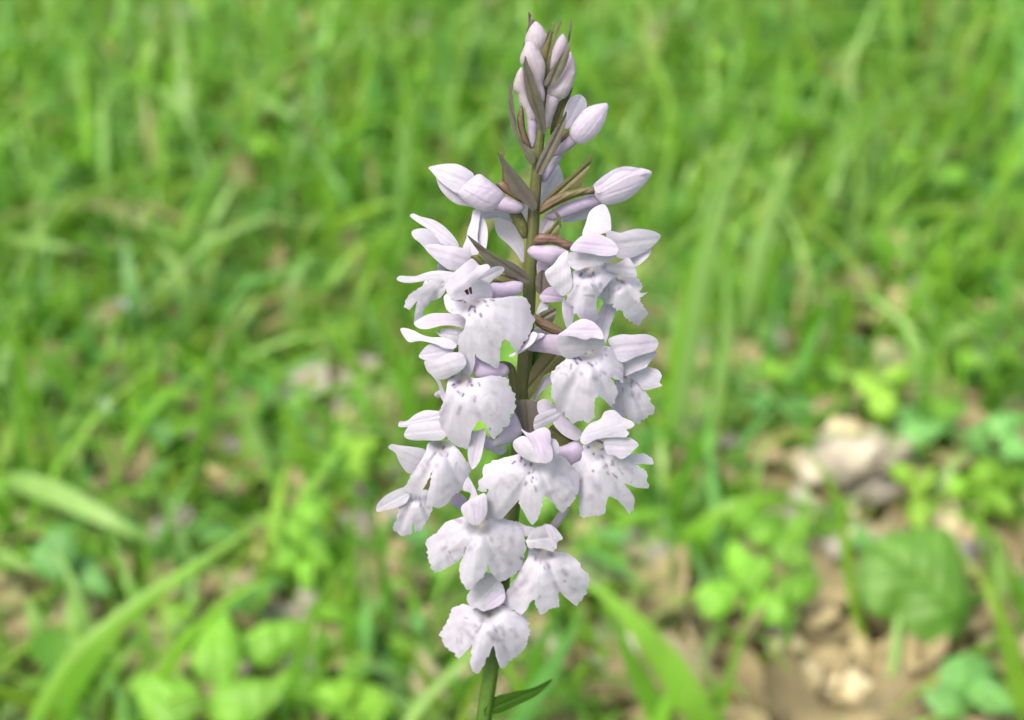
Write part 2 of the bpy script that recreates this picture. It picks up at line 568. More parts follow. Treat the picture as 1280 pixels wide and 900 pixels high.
# stem: one tapering ridged tube from the ground to the tip
def stem():
    px = [(604, 905, 9.8, 0), (607, 880, 9.8, 0), (613, 845, 9.8, 0), (620, 780, 9.6, 0), (629, 715, 9.5, 0), (640, 640, 9.4, 0), (648, 570, 9.2, 0), (653, 495, 9, 0), (657, 435, 8.8, 0),
          (661, 380, 8, 0), (664, 320, 7.6, 0), (668, 255, 7.2, 0), (670, 220, 6.9, 0), (674, 185, 5.5, 0), (678, 145, 4.6, 0), (682, 105, 3.6, 0),
          (685, 75, 2.8, 0), (687, 45, 1.6, 0)]
    Q = smooth_open(px, 90)
    P3 = ppoint(Q[:, 0], Q[:, 1], Q[:, 3])
    R = Q[:, 2] * PXM
    # the part below the frame runs down to the ground
    low = P3[0]; dirn = P3[0] - P3[3]; dirn /= np.linalg.norm(dirn)
    ext = []
    for k in range(30, 0, -1):
        t = k / 30
        L = low[2] + 0.004
        p = low + dirn * 0.05 * t * (1 - t) * 2
        q_ = np.array((base_g[0], base_g[1], -0.004))
        ext.append((1 - t) * (low + dirn * 0.06 * t) + t * (q_))
    ext = np.array(ext)
    P3 = np.r_[ext, P3]; R = np.r_[np.linspace(0.0016, R[0], 30), R]
    n = 20; V = []; C = []
    for i in range(len(P3)):
        tan = P3[min(i + 1, len(P3) - 1)] - P3[max(i - 1, 0)]; tan /= np.linalg.norm(tan)
        a = np.cross(tan, (1, 0, 0)); a /= np.linalg.norm(a); b = np.cross(tan, a)
        g = np.clip((i - 30) / 45, 0, 1)
        for k in range(n):
            th = 2 * math.pi * k / n
            r = R[i] * (1 + 0.07 * math.sin(6 * th + i * 0.03) + 0.02 * math.sin(11 * th))
            V.append(P3[i] + r * (math.cos(th) * b + math.sin(th) * a))
            top = np.array((0.066, 0.080, 0.022))
            top = top + (np.array((0.085, 0.066, 0.04)) - top) * (0.5 + 0.5 * math.sin(6 * th + i * 0.03 + 2)) * (0.55 + 0.4 * math.sin(i * 0.35 + th))
            C.append(GREEN * 0.9 + (top - GREEN * 0.9) * g)
    faces = []
    for i in range(len(P3) - 1):
        for k in range(n):
            k2 = (k + 1) % n
            faces.append((i * n + k, i * n + k2, (i + 1) * n + k2, (i + 1) * n + k))
    faces.append(tuple(range(n))[::-1]); faces.append(tuple((len(P3) - 1) * n + k for k in range(n)))
    new_obj("stem", np_mesh("stem", np.array(V) - base_g, faces, M_STEM, np.array(C)), orchid)


stem()


def bract(w, pts, d, col='B', tilt=(0, 0), dome=0.35, **k):
    return tissue("bract", orchid, w, pts, d, 'bract', tilt, dome, 0.3, col, ruffle=0.3, **k)


# ---- top cluster of buds and bracts
bract('A', [(402, 0), (430, 30), (448, 85), (400, 150), (365, 300), (352, 330), (372, 240), (395, 140), (404, 80)], -2.6)
b = part_empty("bud", 668, 45, -1)
tissue("petal", b, 'A', [(470, 78), (515, 115), (550, 170), (568, 210), (550, 260), (520, 340), (500, 480), (450, 500), (410, 400), (375, 270), (380, 200), (410, 140), (440, 95)], -1.0, 'bud', col='C')
bract('A', [(612, 82), (600, 130), (575, 200), (545, 300), (530, 300), (560, 190)], -0.4, col='O')
bract('A', [(682, 65), (664, 130), (622, 225), (590, 330), (580, 430), (572, 580), (535, 580), (530, 430), (515, 330), (555, 240), (610, 150)], 0.9, col='O')
b = part_empty("bud", 661, 75, 1.8)
tissue("petal", b, 'A', [(400, 243), (440, 250), (480, 300), (520, 370), (545, 440), (542, 520), (525, 590), (542, 680), (525, 762), (490, 690), (450, 600), (420, 520), (380, 450), (345, 440), (333, 385), (358, 310), (378, 262)], 1.9, 'bud', col='C')
b = part_empty("bud", 652, 100, 0)
tissue("petal", b, 'A', [(348, 458), (370, 520), (382, 620), (410, 720), (470, 880), (440, 930), (395, 890), (375, 830), (330, 760), (315, 690), (280, 655), (281, 590), (308, 510)], 0.2, 'bud', col='C')
tissue("spur", b, 'B', [(920, -80), (985, -90), (1008, 0), (1004, 160), (990, 225), (968, 242), (945, 180), (930, 60)], 0.0, 'spur', col='S')
tissue("ovary", b, 'B', [(850, -60), (878, -125), (898, -60), (910, 60), (945, 180), (962, 240), (905, 210), (866, 120), (842, 20)], 0.2, 'ovary', col='R')
b = part_empty("bud", 702, 55, 0.3)
tissue("petal", b, 'A', [(690, 180), (716, 212), (728, 262), (700, 350), (640, 450), (575, 510), (570, 460), (585, 380), (602, 310), (640, 225)], 0.4, 'bud', col='C')
b = part_empty("bud", 705, 90, 0.4)
tissue("petal", b, 'A', [(752, 328), (788, 405), (801, 500), (782, 580), (742, 680), (700, 724), (655, 725), (590, 720), (560, 680), (575, 620), (640, 580), (700, 480), (735, 390)], 0.5, 'bud', col='C')
tissue("spur", b, 'A', [(570, 650), (640, 690), (665, 715), (640, 800), (605, 890), (585, 960), (540, 965), (545, 800)], 0.4, 'spur', col='C')
bract('A', [(762, 615), (772, 640), (735, 750), (695, 890), (650, 1010), (585, 1020), (605, 900), (650, 760), (735, 690)], -0.3, col='O')
bract('A', [(758, 62), (767, 120), (748, 230), (748, 320), (712, 460), (645, 560), (578, 618), (532, 602), (558, 530), (600, 468), (680, 358), (725, 270), (736, 195)], 2.0)
bract('A', [(376, 365), (402, 430), (442, 520), (474, 620), (524, 760), (545, 880), (548, 1010), (505, 1000), (460, 870), (402, 745), (378, 640), (361, 480)], 3.2, tilt=(0, -0.8))
bract('B', [(788, -325), (802, -240), (817, -100), (833, 0), (852, 100), (892, 190), (945, 230), (990, 272), (992, 350), (960, 375), (915, 320), (868, 220), (816, 110), (787, 10), (773, -100), (774, -240)], 1.2, tilt=(0.3, 0))
bract('C', [(453, -72), (446, 30), (424, 120), (394, 210), (345, 300), (295, 380), (250, 455), (200, 435), (205, 380), (235, 300), (285, 200), (335, 110), (400, 20)], 2.2)

# ---- half-open bud at upper right
b = part_empty("bud", 735, 150, 1)
tissue("petal", b, 'A', [(820, 688), (868, 712), (890, 770), (870, 850), (800, 910), (740, 965), (700, 960), (690, 890), (708, 800), (750, 718)], -0.6, 'petal', dome=1.0, col='W')
tissue("petal", b, 'C', [(785, -142), (803, -110), (777, 0), (738, 80), (692, 140), (622, 187), (558, 198), (498, 162), (475, 110), (498, 40), (560, -40), (620, -100), (690, -128)], 1.0, 'bud', col='L')
tissue("spur", b, 'C', [(480, 100), (545, 185), (485, 242), (420, 284), (365, 300), (335, 290), (380, 215), (425, 150)], 0.4, 'spur', col='S')
tissue("ovary", b, 'C', [(420, 95), (470, 82), (492, 125), (455, 165), (405, 195), (340, 260), (290, 330), (270, 300), (330, 200)], 0.6, 'ovary', col='R')
b = part_empty("bud", 695, 215, -2)
tissue("spur", b, 'C', [(430, 270), (395, 350), (335, 440), (285, 508), (240, 512), (250, 450), (300, 380), (355, 310)], -1.0, 'spur', col='S')
tissue("petal", b, 'C', [(375, 362), (412, 420), (430, 520), (372, 600), (290, 690), (228, 730), (235, 600), (245, 510), (300, 470), (345, 400)], -2.4, 'petal', dome=0.8, col='W')

# ---- left horizontal bud
b = part_empty("bud", 595, 238, 1.5)
tissue("petal", b, 'B', [(105, 395), (180, 374), (270, 364), (350, 370), (430, 410), (484, 465), (440, 560), (360, 612), (260, 560), (182, 492), (130, 430)], 0.6, 'petal', dome=1.6, col='W', tilt=(0, 0.4))
tissue("petal", b, 'B', [(172, 475), (260, 545), (345, 590), (400, 640), (475, 722), (400, 712), (340, 700), (268, 652), (200, 572)], 0.2, 'petal', dome=0.5, col='L')
tissue("petal", b, 'B', [(345, 600), (420, 520), (520, 450), (590, 488), (660, 543), (722, 598), (740, 640), (705, 700), (645, 755), (560, 765), (480, 732), (410, 682), (362, 632)], 1.5, 'bud', col='L')
tissue("spur", b, 'B', [(690, 640), (735, 635), (800, 660), (870, 690), (910, 720), (892, 755), (842, 780), (760, 772), (680, 755), (640, 740)], 1.4, 'spur', col='S')
tissue("ovary", b, 'B', [(668, 535), (708, 512), (765, 528), (800, 580), (880, 650), (930, 700), (880, 690), (790, 640), (720, 595)], 1.0, 'ovary', col='R')
bract('B', [(728, 212), (738, 290), (722, 330), (765, 480), (770, 540), (712, 505), (716, 400), (690, 310), (716, 280)], 0.2, col='O')
bract('B', [(680, 273), (722, 308), (792, 388), (872, 478), (945, 570), (1010, 712), (975, 758), (925, 715), (868, 664), (798, 604), (768, 522), (728, 420)], 2.8, tilt=(-0.8, 0))

# ---- right horizontal bud
b = part_empty("bud", 750, 232, 1)
tissue("petal", b, 'C', [(675, 545), (720, 505), (790, 450), (850, 410), (925, 391), (1010, 396), (1100, 405), (1168, 435), (1140, 490), (1085, 560), (1000, 640), (900, 690), (800, 708), (740, 690), (695, 640), (678, 590)], 1.2, 'bud', col='L')
tissue("petal", b, 'C', [(690, 530), (790, 448), (925, 389), (1060, 400), (1150, 425), (1080, 455), (960, 500), (840, 560), (720, 610), (690, 580)], 2.2, 'petal', dome=0.5, col='L')
tissue("spur", b, 'C', [(700, 620), (745, 695), (650, 735), (540, 780), (440, 815), (360, 835), (290, 825), (275, 790), (340, 750), (430, 700), (560, 650)], 0.2, 'spur', col='S')
tissue("ovary", b, 'C', [(690, 560), (690, 615), (600, 625), (500, 655), (420, 690), (340, 730), (270, 770), (230, 785), (235, 730), (300, 660), (400, 610), (520, 580), (600, 560)], 1.4, 'ovary', col='R')
bract('C', [(676, 285), (650, 380), (610, 480), (575, 555), (500, 580), (400, 610), (320, 670), (250, 735), (236, 745), (250, 700), (330, 600), (430, 510), (530, 420), (610, 335)], 0.6, col='O', tilt=(-0.4, 0))

# ---- flower F1: upper left, turned away
f = part_empty("flower", 570, 320, 2)
tissue("sepal", f, 'D', [(150, 100), (180, 79), (240, 104), (340, 130), (410, 168), (470, 220), (520, 278), (556, 340), (545, 368), (480, 355), (410, 330), (350, 268), (290, 203), (210, 150)], 1.5, dome=0.8, tilt=(0.3, 0.4))
tissue("petal", f, 'D', [(163, 235), (200, 209), (290, 207), (350, 258), (415, 335), (410, 352), (335, 345), (285, 372), (230, 322), (180, 282)], 2.0, dome=0.5)
tissue("petal", f, 'D', [(272, 352), (340, 330), (440, 345), (540, 358), (622, 378), (662, 420), (625, 482), (565, 540), (480, 548), (400, 495), (330, 432), (290, 390)], 2.8, dome=1.4, tilt=(0, 0.5))
tissue("sepal", f, 'D', [(673, 60), (700, 41), (737, 60), (733, 110), (724, 170), (712, 280), (722, 330), (725, 400), (682, 435), (620, 395), (590, 366), (618, 290), (630, 220), (658, 140)], 1.0, dome=0.5, tilt=(0, 0.8))
tissue("petal", f, 'D', [(735, 105), (770, 125), (795, 210), (797, 290), (780, 380), (750, 380), (717, 310), (715, 220), (725, 160)], 0.5, dome=0.6, tilt=(0, 0.6))
tissue("lip", f, 'D', [(380, 500), (480, 510), (530, 590), (510, 640), (462, 650), (450, 705), (400, 782), (340, 802), (300, 842), (262, 892), (252, 990), (230, 1012), (190, 1000), (185, 950), (200, 872), (205, 812), (172, 852), (150, 882), (105, 862), (120, 790), (160, 740), (230, 700), (290, 620), (380, 570)], 1.6, 'lip', throat=(470, 560), tilt=(-0.5, 0.6), curl=1.0, cren=0.3)
bract('D', [(627, 264), (700, 310), (790, 378), (880, 440), (960, 468), (1040, 508), (1130, 588), (1150, 645), (1112, 660), (1040, 625), (960, 594), (860, 528), (790, 505), (740, 425)], 3.8, tilt=(-1.2, 0))
tissue("ovary", f, 'D', [(655, 440), (720, 428), (785, 495), (860, 560), (830, 600), (730, 510)], 1.8, 'ovary', col='O')

# ---- petals showing behind the stem on the left
f = part_empty("flower", 635, 290, -3)
tissue("petal", f, 'D', [(860, 108), (930, 118), (1010, 168), (1088, 285), (1100, 480), (1080, 485), (1038, 418), (970, 340), (890, 270), (861, 210)], -2.2, dome=0.5, col='W', tilt=(0, 0.5))
tissue("petal", f, 'D', [(735, 58), (830, 60), (930, 46), (965, 75), (1005, 145), (930, 130), (870, 116), (790, 126), (733, 100)], -1.8, dome=0.3)
tissue("petal", f, 'D', [(1095, 25), (1140, 20), (1140, 160), (1085, 75)], -1.5, dome=0.2)
tissue("ovary", f, 'D', [(980, 80), (1060, 62), (1102, 110), (1135, 200), (1125, 275), (1085, 285), (1040, 205)], 0.2, 'ovary', col='O')

# ---- flower F2: the big one at left, facing the camera
f = part_empty("flower", 585, 360, 6)
tissue("sepal", f, 'D', [(41, 632), (60, 600), (130, 601), (200, 600), (290, 570), (370, 556), (450, 559), (520, 575), (510, 612), (462, 645), (380, 634), (300, 637), (200, 652), (110, 657)], 4.6, dome=0.5, tilt=(0.8, 0))
tissue("petal", f, 'D', [(660, 454), (700, 478), (730, 510), (790, 500), (818, 530), (792, 562), (732, 612), (690, 652), (620, 712), (540, 752), (505, 790), (462, 745), (448, 690), (470, 620), (530, 558), (580, 518)], 7.9, dome=1.9, tilt=(0, 0.8), ruffle=0.8)
tissue("sepal", f, 'D', [(722, 615), (780, 560), (850, 524), (915, 521), (937, 545), (912, 582), (850, 624), (815, 655), (760, 640)], 7.6, dome=0.6, tilt=(-0.5, 0))
tissue("petal", f, 'D', [(455, 745), (540, 740), (620, 690), (720, 630), (805, 650), (835, 720), (825, 800), (740, 870), (600, 860), (500, 815)], 5.0, dome=-0.6)
tissue("column", f, 'D', [(603, 722), (628, 705), (642, 745), (630, 758), (615, 745)], 7.6, 'ovary', col='K')
tissue("column", f, 'D', [(640, 702), (660, 693), (668, 745), (655, 752)], 7.6, 'ovary', col='K')
tissue("spur", f, 'D', [(820, 668), (930, 654), (1020, 640), (1085, 655), (1094, 690), (1085, 725), (1065, 752), (960, 772), (840, 790)], 3.4, 'spur', col='S')
tissue("ovary", f, 'D', [(830, 640), (900, 588), (1000, 600), (1065, 642), (1100, 700), (930, 665)], 2.6, 'ovary', col='O')
tissue("lip", f, 'F', [(432, 175), (460, 150), (520, 200), (600, 190), (700, 180), (800, 188), (900, 180), (1010, 167), (1090, 170), (1140, 210), (1158, 290), (1190, 350), (1172, 430), (1140, 500), (1090, 580), (1040, 628), (1000, 592), (975, 552), (930, 525), (907, 580), (898, 700), (885, 762), (840, 756), (760, 712), (705, 670), (690, 645), (692, 720), (662, 820), (640, 833), (600, 800), (580, 740), (570, 660), (550, 580), (560, 500), (600, 440), (612, 360), (560, 322), (500, 312), (450, 270)], 7.0, 'lip',
       throat=(650, 190), tilt=(0.6, 0.6), curl=1.6, dome=1.0, cren=0.25, ruffle=0.35,
       marks=('F', [(610, 215, 660, 190, 9, 0.9), (640, 290, 660, 255, 8, 0.9), (660, 250, 690, 260, 8, 0.9), (690, 280, 692, 300, 8, 0.85), (735, 315, 745, 335, 10, 0.8), (500, 190, 575, 205, 9, 0.75), (765, 205, 780, 215, 10, 0.7), (820, 200, 850, 205, 7, 0.7), (645, 320, 645, 330, 8, 0.6), (790, 245, 800, 250, 8, 0.6), (870, 350, 920, 370, 22, 0.2), (810, 460, 870, 480, 20, 0.18), (930, 450, 960, 440, 18, 0.16)]))
tissue("lip", f, 'F', [(973, 662), (1028, 632), (1100, 570), (1165, 470), (1210, 482), (1172, 562), (1080, 625), (1000, 672)], 6.2, 'petal', dome=0.3)

# ---- grey-lilac backs between F1 and F3
f = part_empty("flower", 555, 410, 1)
tissue("sepal", f, 'F', [(183, 395), (240, 350), (320, 314), (420, 309), (520, 318), (620, 350), (620, 430), (500, 412), (400, 417), (300, 442), (228, 437)], 2.6, dome=0.4, col='L')
tissue("petal", f, 'F', [(360, 455), (400, 475), (410, 440), (500, 438), (600, 455), (590, 540), (545, 575), (450, 525), (395, 500)], 2.0, dome=0.5)

# ---- flower F3: left, under F2
f = part_empty("flower", 580, 480, 6)
tissue("sepal", f, 'F', [(69, 445), (108, 433), (180, 454), (250, 489), (330, 509), (430, 513), (500, 538), (540, 580), (515, 605), (440, 604), (380, 574), (300, 552), (230, 542), (150, 552), (108, 520)], 5.0, dome=0.5, tilt=(0.8, 0))
tissue("petal", f, 'F', [(223, 667), (270, 600), (320, 568), (400, 578), (480, 598), (520, 615), (460, 665), (390, 698), (310, 708), (250, 692)], 4.6, dome=0.6)
tissue("petal", f, 'F', [(268, 722), (330, 700), (400, 688), (450, 648), (520, 636), (590, 650), (620, 720), (590, 775), (500, 832), (430, 862), (360, 852), (310, 800)], 6.8, dome=1.6, ruffle=0.6)
tissue("petal", f, 'H', [(268, 140), (320, 150), (380, 150), (395, 280), (412, 340), (440, 400), (470, 420), (432, 480), (402, 430), (385, 340), (340, 270), (290, 220)], 4.2, dome=0.3)
tissue("petal", f, 'H', [(430, 475), (478, 330), (505, 335), (470, 450)], 4.0, dome=0.2)
tissue("petal", f, 'H', [(352, 420), (388, 388), (404, 415), (402, 446), (370, 448)], 3.6, dome=0.2)
tissue("spur", f, 'H', [(690, 100), (760, 150), (870, 185), (905, 158), (960, 180), (978, 235), (935, 280), (830, 285), (740, 300), (680, 240)], 5.0, 'spur', col='S')
tissue("lip", f, 'H', [(470, 300), (520, 255), (580, 225), (660, 275), (730, 285), (830, 265), (930, 275), (970, 310), (1000, 390), (1026, 430), (1022, 560), (988, 600), (977, 670), (920, 710), (882, 762), (845, 790), (812, 752), (790, 690), (752, 642), (722, 640), (690, 690), (662, 740), (652, 800), (625, 872), (580, 866), (510, 832), (460, 782), (410, 702), (389, 620), (393, 560), (428, 490), (450, 400)], 7.2, 'lip',
       throat=(600, 270), tilt=(0.3, 0.8), curl=1.5, dome=1.0, cren=0.35, ruffle=0.4,
       marks=('H', [(485, 275, 505, 265, 11, 0.95), (505, 345, 520, 335, 10, 0.9), (545, 325, 565, 320, 13, 0.95), (650, 295, 650, 315, 11, 0.95), (660, 340, 668, 345, 10, 0.85), (720, 325, 730, 345, 9, 0.7), (548, 395, 556, 402, 9, 0.8), (585, 440, 597, 415, 8, 0.85), (690, 455, 690, 475, 10, 0.5), (550, 580, 568, 530, 12, 0.5), (815, 705, 818, 710, 6, 0.7), (625, 350, 640, 320, 7, 0.5), (660, 560, 720, 590, 16, 0.25), (780, 560, 800, 500, 18, 0.22)]))
tissue("ovary", f, 'H', [(895, 152), (960, 146), (1022, 190), (1040, 280), (1045, 450), (1005, 390), (972, 300), (955, 220)], 2.6, 'ovary', col='O')

# ---- flower F4: left, under F3
f = part_empty("flower", 545, 560, 5)
tissue("sepal", f, 'H', [(58, 690), (62, 648), (125, 640), (190, 590), (270, 554), (350, 555), (430, 575), (420, 650), (300, 662), (200, 680), (135, 692)], 4.8, dome=0.6, tilt=(0.6, 0.2))
tissue("petal", f, 'H', [(100, 750), (150, 675), (220, 658), (320, 643), (430, 650), (450, 760), (400, 802), (280, 803), (180, 802), (120, 786)], 5.2, dome=0.8, tilt=(0.6, 0.2))
tissue("sepal", f, 'J', [(138, 200), (160, 169), (230, 179), (330, 189), (430, 208), (460, 250), (430, 300), (390, 345), (335, 410), (290, 402), (230, 322), (193, 240)], 4.8, dome=0.8, tilt=(0.5, -0.6))
tissue("lip", f, 'J', [(470, 160), (560, 140), (640, 150), (700, 190), (760, 265), (816, 370), (802, 460), (752, 550), (700, 582), (640, 642), (570, 696), (510, 692), (460, 682), (454, 640), (474, 540), (498, 430), (506, 375), (486, 430), (442, 520), (392, 572), (360, 582), (300, 572), (268, 532), (330, 430), (380, 350), (440, 250)], 5.8, 'lip',
       throat=(575, 170), tilt=(-0.2, 0.8), curl=1.3, dome=0.9, cren=0.3,
       marks=('J', [(588, 210, 600, 190, 8, 0.8), (625, 270, 632, 250, 9, 0.6), (480, 300, 520, 250, 9, 0.5), (455, 340, 470, 310, 9, 0.45), (540, 350, 545, 340, 14, 0.35), (590, 560, 640, 520, 18, 0.25)]))
# ---- flower F5: lowest at far left, behind F4
f = part_empty("flower", 520, 625, 3)
tissue("sepal", f, 'J', [(35, 702), (50, 660), (110, 600), (180, 560), (270, 528), (320, 560), (290, 650), (212, 692), (120, 717), (44, 732)], 3.6, dome=0.7, tilt=(0.5, 0))
tissue("lip", f, 'J', [(270, 560), (330, 560), (400, 550), (470, 560), (480, 670), (506, 700), (482, 760), (452, 810), (422, 862), (390, 902), (362, 898), (345, 810), (334, 860), (330, 915), (250, 932), (180, 872), (200, 800), (220, 720), (250, 640)], 3.2, 'lip', throat=(370, 560), tilt=(0, 0.5), curl=0.9, cren=0.3, dome=0.6)
# hanging sepal and lilac spur between F3 and F6
f = part_empty("flower", 615, 560, 2)
tissue("sepal", f, 'J', [(818, 70), (880, 55), (936, 38), (947, 80), (932, 180), (902, 300), (840, 377), (808, 320), (798, 220)], 6.2, dome=0.5, col='L')
tissue("spur", f, 'H', [(770, 760), (840, 800), (890, 770), (945, 690), (985, 630), (1022, 575), (1065, 650), (1085, 740), (1005, 815), (900, 845), (780, 880)], 4.0, 'spur', col='L')
tissue("petal", f, 'J', [(655, 655), (710, 575), (770, 600), (790, 645), (745, 710)], 1.5, dome=0.3, col='S')
tissue("petal", f, 'J', [(935, 200), (1040, 195), (1110, 180), (1120, 230), (1060, 260), (1000, 230)], 1.0, dome=0.2, col='W')

# ---- flower F6: centre front, hooded
f = part_empty("flower", 668, 575, 8)
tissue("petal", f, 'K', [(408, 290), (440, 254), (500, 232), (545, 262), (590, 330), (620, 400), (640, 455), (560, 445), (480, 405), (420, 345)], 9.5, dome=1.4, tilt=(0.6, 0))
tissue("petal", f, 'K', [(690, 250), (720, 250), (770, 268), (795, 330), (772, 392), (722, 432), (690, 457), (640, 420), (660, 320)], 9.6, dome=1.2, tilt=(-0.5, 0))
tissue("sepal", f, 'K', [(475, 175), (545, 208), (620, 172), (680, 163), (717, 195), (724, 250), (722, 300), (740, 360), (735, 425), (690, 457), (640, 452), (605, 392), (588, 330), (540, 262)], 10.1, dome=1.7, col='L', tilt=(0, 0.6))
tissue("lip", f, 'K', [(410, 395), (470, 380), (560, 400), (640, 420), (720, 395), (790, 393), (850, 420), (902, 490), (952, 540), (962, 640), (942, 720), (892, 800), (830, 872), (790, 852), (740, 792), (665, 730), (660, 790), (640, 860), (600, 940), (574, 970), (545, 950), (515, 890), (455, 792), (462, 764), (400, 832), (340, 900), (307, 928), (247, 921), (180, 904), (172, 840), (186, 735), (200, 672), (186, 692), (150, 701), (119, 682), (124, 620), (150, 560), (160, 500), (220, 450), (300, 424), (360, 408)], 7.8, 'lip',
       throat=(590, 430), tilt=(0, 0.8), curl=1.8, dome=1.0, cren=0.35, ruffle=0.45,
       marks=('K', [(400, 465, 425, 445, 7, 0.85), (470, 450, 480, 410, 7, 0.9), (555, 475, 560, 465, 9, 0.9), (505, 480, 510, 470, 8, 0.7), (540, 550, 546, 540, 9, 0.8), (570, 575, 575, 585, 8, 0.8), (510, 640, 520, 620, 10, 0.6), (590, 650, 600, 690, 10, 0.4), (690, 715, 740, 690, 16, 0.3), (720, 620, 750, 560, 16, 0.25), (310, 600, 370, 660, 16, 0.25)]))
# ---- round hood of the flower under F6, at left
tissue("petal", f, 'J', [(755, 545), (800, 445), (862, 540), (885, 595), (940, 580), (960, 680), (945, 770), (870, 842), (820, 832), (758, 760), (743, 690), (808, 630), (818, 575)], 8.0, dome=1.4, ruffle=0.4)

tissue("petal", f, 'J', [(812, 650), (880, 600), (942, 582), (962, 680), (947, 770), (872, 845), (862, 750), (842, 690)], 8.7, dome=0.7, col='L')
# ---- flower F7: right, below F10
f = part_empty("flower", 745, 565, 5)
tissue("sepal", f, 'L', [(435, 275), (458, 200), (520, 128), (600, 93), (640, 30), (720, 20), (790, 78), (862, 108), (888, 140), (862, 167), (822, 182), (842, 210), (812, 243), (740, 243), (640, 250), (560, 266), (480, 304)], 7.2, dome=1.3, tilt=(0, 0.8))
tissue("petal", f, 'L', [(635, 265), (720, 240), (800, 243), (862, 254), (922, 305), (882, 352), (842, 392), (780, 425), (720, 395), (655, 375)], 6.9, dome=0.7)
tissue("lip", f, 'L', [(360, 485), (440, 430), (450, 350), (470, 295), (560, 262), (640, 265), (690, 320), (740, 380), (820, 388), (900, 379), (980, 384), (1032, 420), (1042, 468), (960, 466), (902, 470), (940, 500), (986, 520), (990, 560), (1006, 640), (1000, 669), (900, 662), (802, 630), (852, 690), (887, 750), (882, 820), (850, 884), (820, 852), (770, 790), (700, 742), (675, 733), (652, 800), (642, 872), (600, 893), (520, 905), (455, 908), (430, 890), (428, 780), (418, 700), (430, 620), (390, 540)], 5.2, 'lip',
       throat=(580, 300), tilt=(0.2, 0.9), curl=1.5, dome=0.9, cren=0.3, ruffle=0.45,
       marks=('L', [(460, 295, 540, 270, 8, 0.7), (570, 265, 620, 290, 8, 0.75), (640, 252, 700, 255, 6, 0.7), (500, 325, 504, 328, 9, 0.8), (610, 345, 625, 342, 8, 0.8), (543, 378, 547, 383, 9, 0.85), (540, 522, 543, 526, 9, 0.85), (610, 400, 625, 415, 8, 0.6), (650, 470, 658, 485, 9, 0.7), (700, 440, 712, 475, 8, 0.6), (705, 545, 740, 580, 8, 0.6), (750, 500, 790, 550, 7, 0.4), (520, 580, 590, 680, 20, 0.28), (500, 760, 520, 740, 16, 0.25), (660, 540, 670, 550, 9, 0.5)]))
tissue("spur", f, 'K', [(785, 335), (850, 305), (940, 275), (1010, 360), (970, 440), (902, 478), (850, 425), (785, 395)], 3.6, 'spur', col='S')
tissue("petal", f, 'I', [(305, 645), (380, 600), (440, 640), (500, 688), (550, 740), (512, 803), (440, 785), (368, 735)], 4.2, dome=0.5, col='L')
tissue("petal", f, 'I', [(178, 492), (230, 458), (285, 478), (335, 545), (240, 580), (188, 575)], 3.6, dome=0.5, col='W')
tissue("petal", f, 'I', [(160, 610), (250, 558), (360, 535), (420, 590), (335, 635), (250, 685), (155, 715)], 4.4, dome=0.7, col='W')
bract('I', [(15, 480), (110, 463), (182, 500), (194, 575), (165, 700), (110, 745), (40, 705), (5, 600)], 3.2, col='B')
bract('I', [(108, 460), (118, 230), (250, 65), (380, 92), (430, 130), (365, 205), (240, 262), (190, 350)], 1.4, col='O')
bract('G', [(118, 640), (240, 625), (180, 710), (120, 790)], -1.0, col='G')
tissue("petal", f, 'I', [(118, 60), (230, 62), (180, 130), (118, 230)], -1.6, dome=0.3)
tissue("petal", f, 'I', [(160, 480), (210, 400), (290, 330), (300, 260), (240, 270), (180, 380), (150, 450)], 0.8, dome=0.4, col='L')
bract('K', [(690, 200), (760, 130), (860, 200), (940, 265), (880, 300), (800, 315), (735, 255)], 1.8, col='O')

# ---- flower F8: upper right, facing front
f = part_empty("flower", 735, 320, 5)
tissue("sepal", f, 'E', [(588, 262), (618, 150), (650, 62), (720, 10), (772, 4), (802, 50), (822, 120), (822, 222), (760, 245), (680, 262)], 2.8, dome=0.6, tilt=(0, 1.0))
tissue("petal", f, 'E', [(415, 135), (560, 58), (680, 12), (752, 0), (650, 105), (540, 147), (470, 152)], -1.5, dome=0.4)
tissue("sepal", f, 'E', [(790, 222), (900, 240), (960, 224), (1040, 207), (1130, 214), (1200, 234), (1239, 265), (1212, 312), (1150, 372), (1060, 422), (960, 455), (870, 440), (860, 370), (800, 310)], 4.4, dome=0.9, tilt=(-0.8, 0), col='W')
tissue("petal", f, 'E', [(960, 450), (1060, 412), (1158, 368), (1142, 430), (1092, 482), (1030, 522), (990, 500)], 3.6, dome=0.5)
tissue("petal", f, 'E', [(485, 380), (530, 308), (600, 258), (700, 243), (790, 278), (855, 320), (886, 380), (855, 425), (760, 434), (660, 414), (560, 400)], 7.8, dome=1.8, tilt=(0, 0.5), col='L')
tissue("petal", f, 'E', [(462, 420), (520, 398), (660, 408), (860, 420), (820, 475), (720, 508), (620, 530), (540, 552), (475, 505)], 6.9, dome=0.5, tilt=(0, -0.6))
tissue("sepal", f, 'E', [(273, 580), (290, 548), (350, 498), (400, 428), (462, 390), (475, 470), (495, 590), (502, 680), (468, 745), (420, 765), (370, 722), (310, 662)], 5.6, dome=0.8, tilt=(0.4, 0), ruffle=0.8)
tissue("spur", f, 'E', [(128, 390), (165, 350), (250, 347), (340, 343), (420, 368), (470, 400), (395, 455), (340, 502), (290, 502), (210, 472), (150, 432)], 2.6, 'spur', col='S')
tissue("petal", f, 'E', [(213, 478), (305, 498), (280, 560), (215, 580)], 0.6, dome=0.3, col='S')
bract('E', [(205, 590), (275, 555), (330, 680), (230, 750), (196, 690)], 1.4, col='B')
tissue("petal", f, 'E', [(865, 500), (960, 448), (1012, 500), (1037, 570), (1032, 608), (950, 603), (870, 578), (790, 550), (790, 480)], 5.6, dome=0.7)
